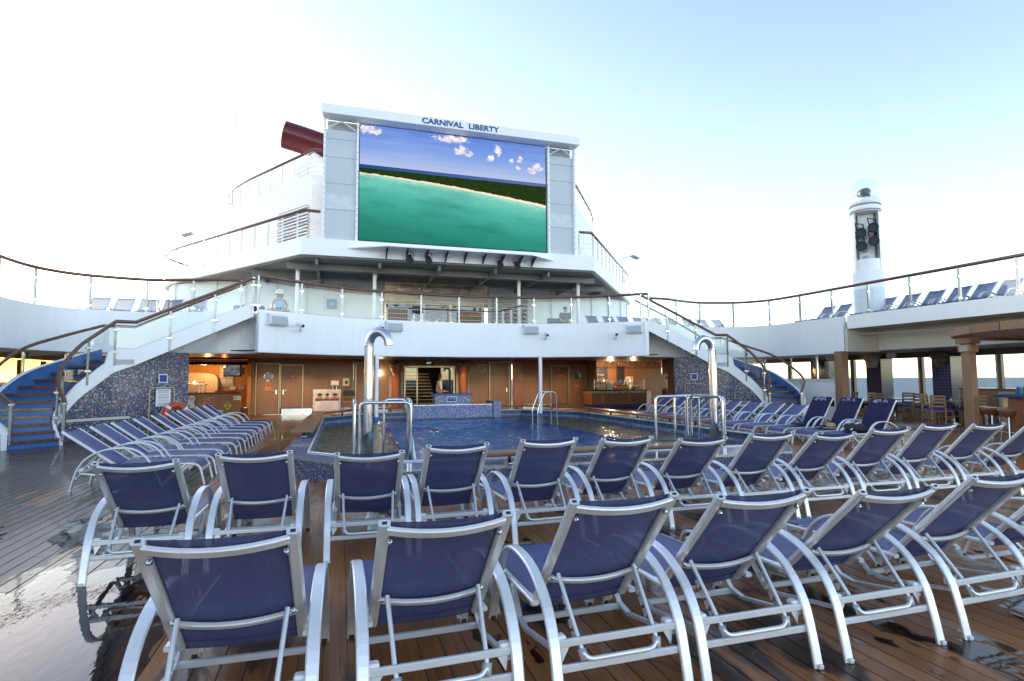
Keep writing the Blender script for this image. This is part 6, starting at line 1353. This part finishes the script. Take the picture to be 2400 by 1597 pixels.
# man walking through the entrance (faces +X)
ma = thing('person', (4.55,26.75,0), 'person in white t-shirt and cap walking past the entrance', 'person')
J = [((0,0,.93),.125),((.01,0,1.12),.12),((.02,0,1.35),.135),((.02,0,1.48),.06),((.04,0,1.55),.05),((.06,0,1.63),.085),((.06,0,1.73),.08),
     ((.0,-.19,1.42),.055),((-.04,-.23,1.14),.043),((.16,-.24,.98),.035),((.30,-.22,.98),.028),((.02,.19,1.42),.055),((.05,.22,1.14),.043),((.2,.2,1.0),.035),((.32,.18,1.0),.028),
     ((.02,-.10,.85),.088),((.12,-.10,.48),.06),((.06,-.10,.09),.042),((.20,-.10,.04),.036),((-.02,.10,.85),.088),((-.06,.10,.48),.06),((-.20,.10,.10),.042),((-.08,.10,.04),.036)]
E = [(0,1),(1,2),(2,3),(3,4),(4,5),(5,6),(2,7),(7,8),(8,9),(9,10),(2,11),(11,12),(12,13),(13,14),(0,15),(15,16),(16,17),(17,18),(0,19),(19,20),(20,21),(21,22)]
hand(J, E, 10, (1,0,-.1), 1); hand(J, E, 14, (1,0,-.1), -1)
skinmesh('body', J, E, SKIN, ma)
skinmesh('t_shirt', [((0,0,.90),.18),((.01,0,1.12),.178),((.02,0,1.35),.19),((0,-.19,1.42),.10),((-.03,-.225,1.22),.085),((.02,.19,1.42),.10),((.04,.215,1.22),.085)], [(0,1),(1,2),(2,3),(3,4),(2,5),(5,6)], SHIRTW, ma)
skinmesh('shorts', [((0,0,.93),.14),((.02,-.10,.82),.105),((.10,-.10,.50),.085),((-.02,.10,.82),.105),((-.05,.10,.50),.085)], [(0,1),(1,2),(0,3),(3,4)], KHAKI, ma)
face_bits((4.61,26.75,1.66), ma, (1,0,0))
m = MB(); m.lathe([(.10,1.70),(.10,1.76),(.07,1.815),(0,1.825)], (4.60,26.75,0), 16); m.box((4.73,26.75,1.71), (.12,.14,.012)); m.build('cap', KHAKI, ma)
for x in (4.72,4.5): m = MB(); m.box((x,26.75+(-.1 if x > 4.6 else .1),.035), (.27,.10,.07), bev=.03); m.build('shoe', PAPER, ma)
# seated man behind the balcony glass (faces -Y)
mb2 = thing('person', (9.25,22.25,3.84), 'person in dark clothes sitting on the navy settee behind glass', 'person')
J = [((0,0,.08),.13),((0,0,.26),.12),((0,0,.44),.135),((0,0,.55),.06),((0,-.02,.60),.05),((0,-.03,.67),.085),((0,-.03,.75),.078),((-.19,0,.50),.052),((-.24,-.04,.27),.042),((-.16,-.24,.16),.035),((-.08,-.34,.14),.028),((.19,0,.50),.052),((.24,-.04,.27),.042),((.16,-.24,.16),.035),((.08,-.34,.14),.028),((-.1,-.08,.06),.09),((-.12,-.46,.06),.062),((-.12,-.48,-.2),.042),((-.12,-.58,-.25),.036),((.1,-.08,.06),.09),((.12,-.46,.06),.062),((.12,-.48,-.2),.042),((.12,-.58,-.25),.036)]
hand(J, E2 := [(0,1),(1,2),(2,3),(3,4),(4,5),(5,6),(2,7),(7,8),(8,9),(9,10),(2,11),(11,12),(12,13),(13,14),(0,15),(15,16),(16,17),(17,18),(0,19),(19,20),(20,21),(21,22)], 10, (.3,-.9,-.1), 1); hand(J, E2, 14, (-.3,-.9,-.1), -1)
skinmesh('body', J, E2, SKIN, mb2)
skinmesh('shirt', [((0,0,.06),.18),((0,0,.26),.175),((0,0,.44),.185),((-.19,0,.5),.095),((-.235,-.035,.28),.08),((.19,0,.5),.095),((.235,-.035,.28),.08)], [(0,1),(1,2),(2,3),(3,4),(2,5),(5,6)], DARKCL, mb2)
skinmesh('trousers', [((0,0,.06),.14),((-.1,-.08,.06),.105),((-.12,-.46,.06),.078),((-.12,-.48,-.18),.058),((.1,-.08,.06),.105),((.12,-.46,.06),.078),((.12,-.48,-.18),.058)], [(0,1),(1,2),(2,3),(0,4),(4,5),(5,6)], DARKCL, mb2)
face_bits((9.25,22.22,4.53), mb2, (0,-1,0))
m = MB(); m.lathe([(.088,4.55),(.095,4.60),(.07,4.66),(0,4.675)], (9.25,22.235,0), 14); m.build('hair', HAIRM, mb2)
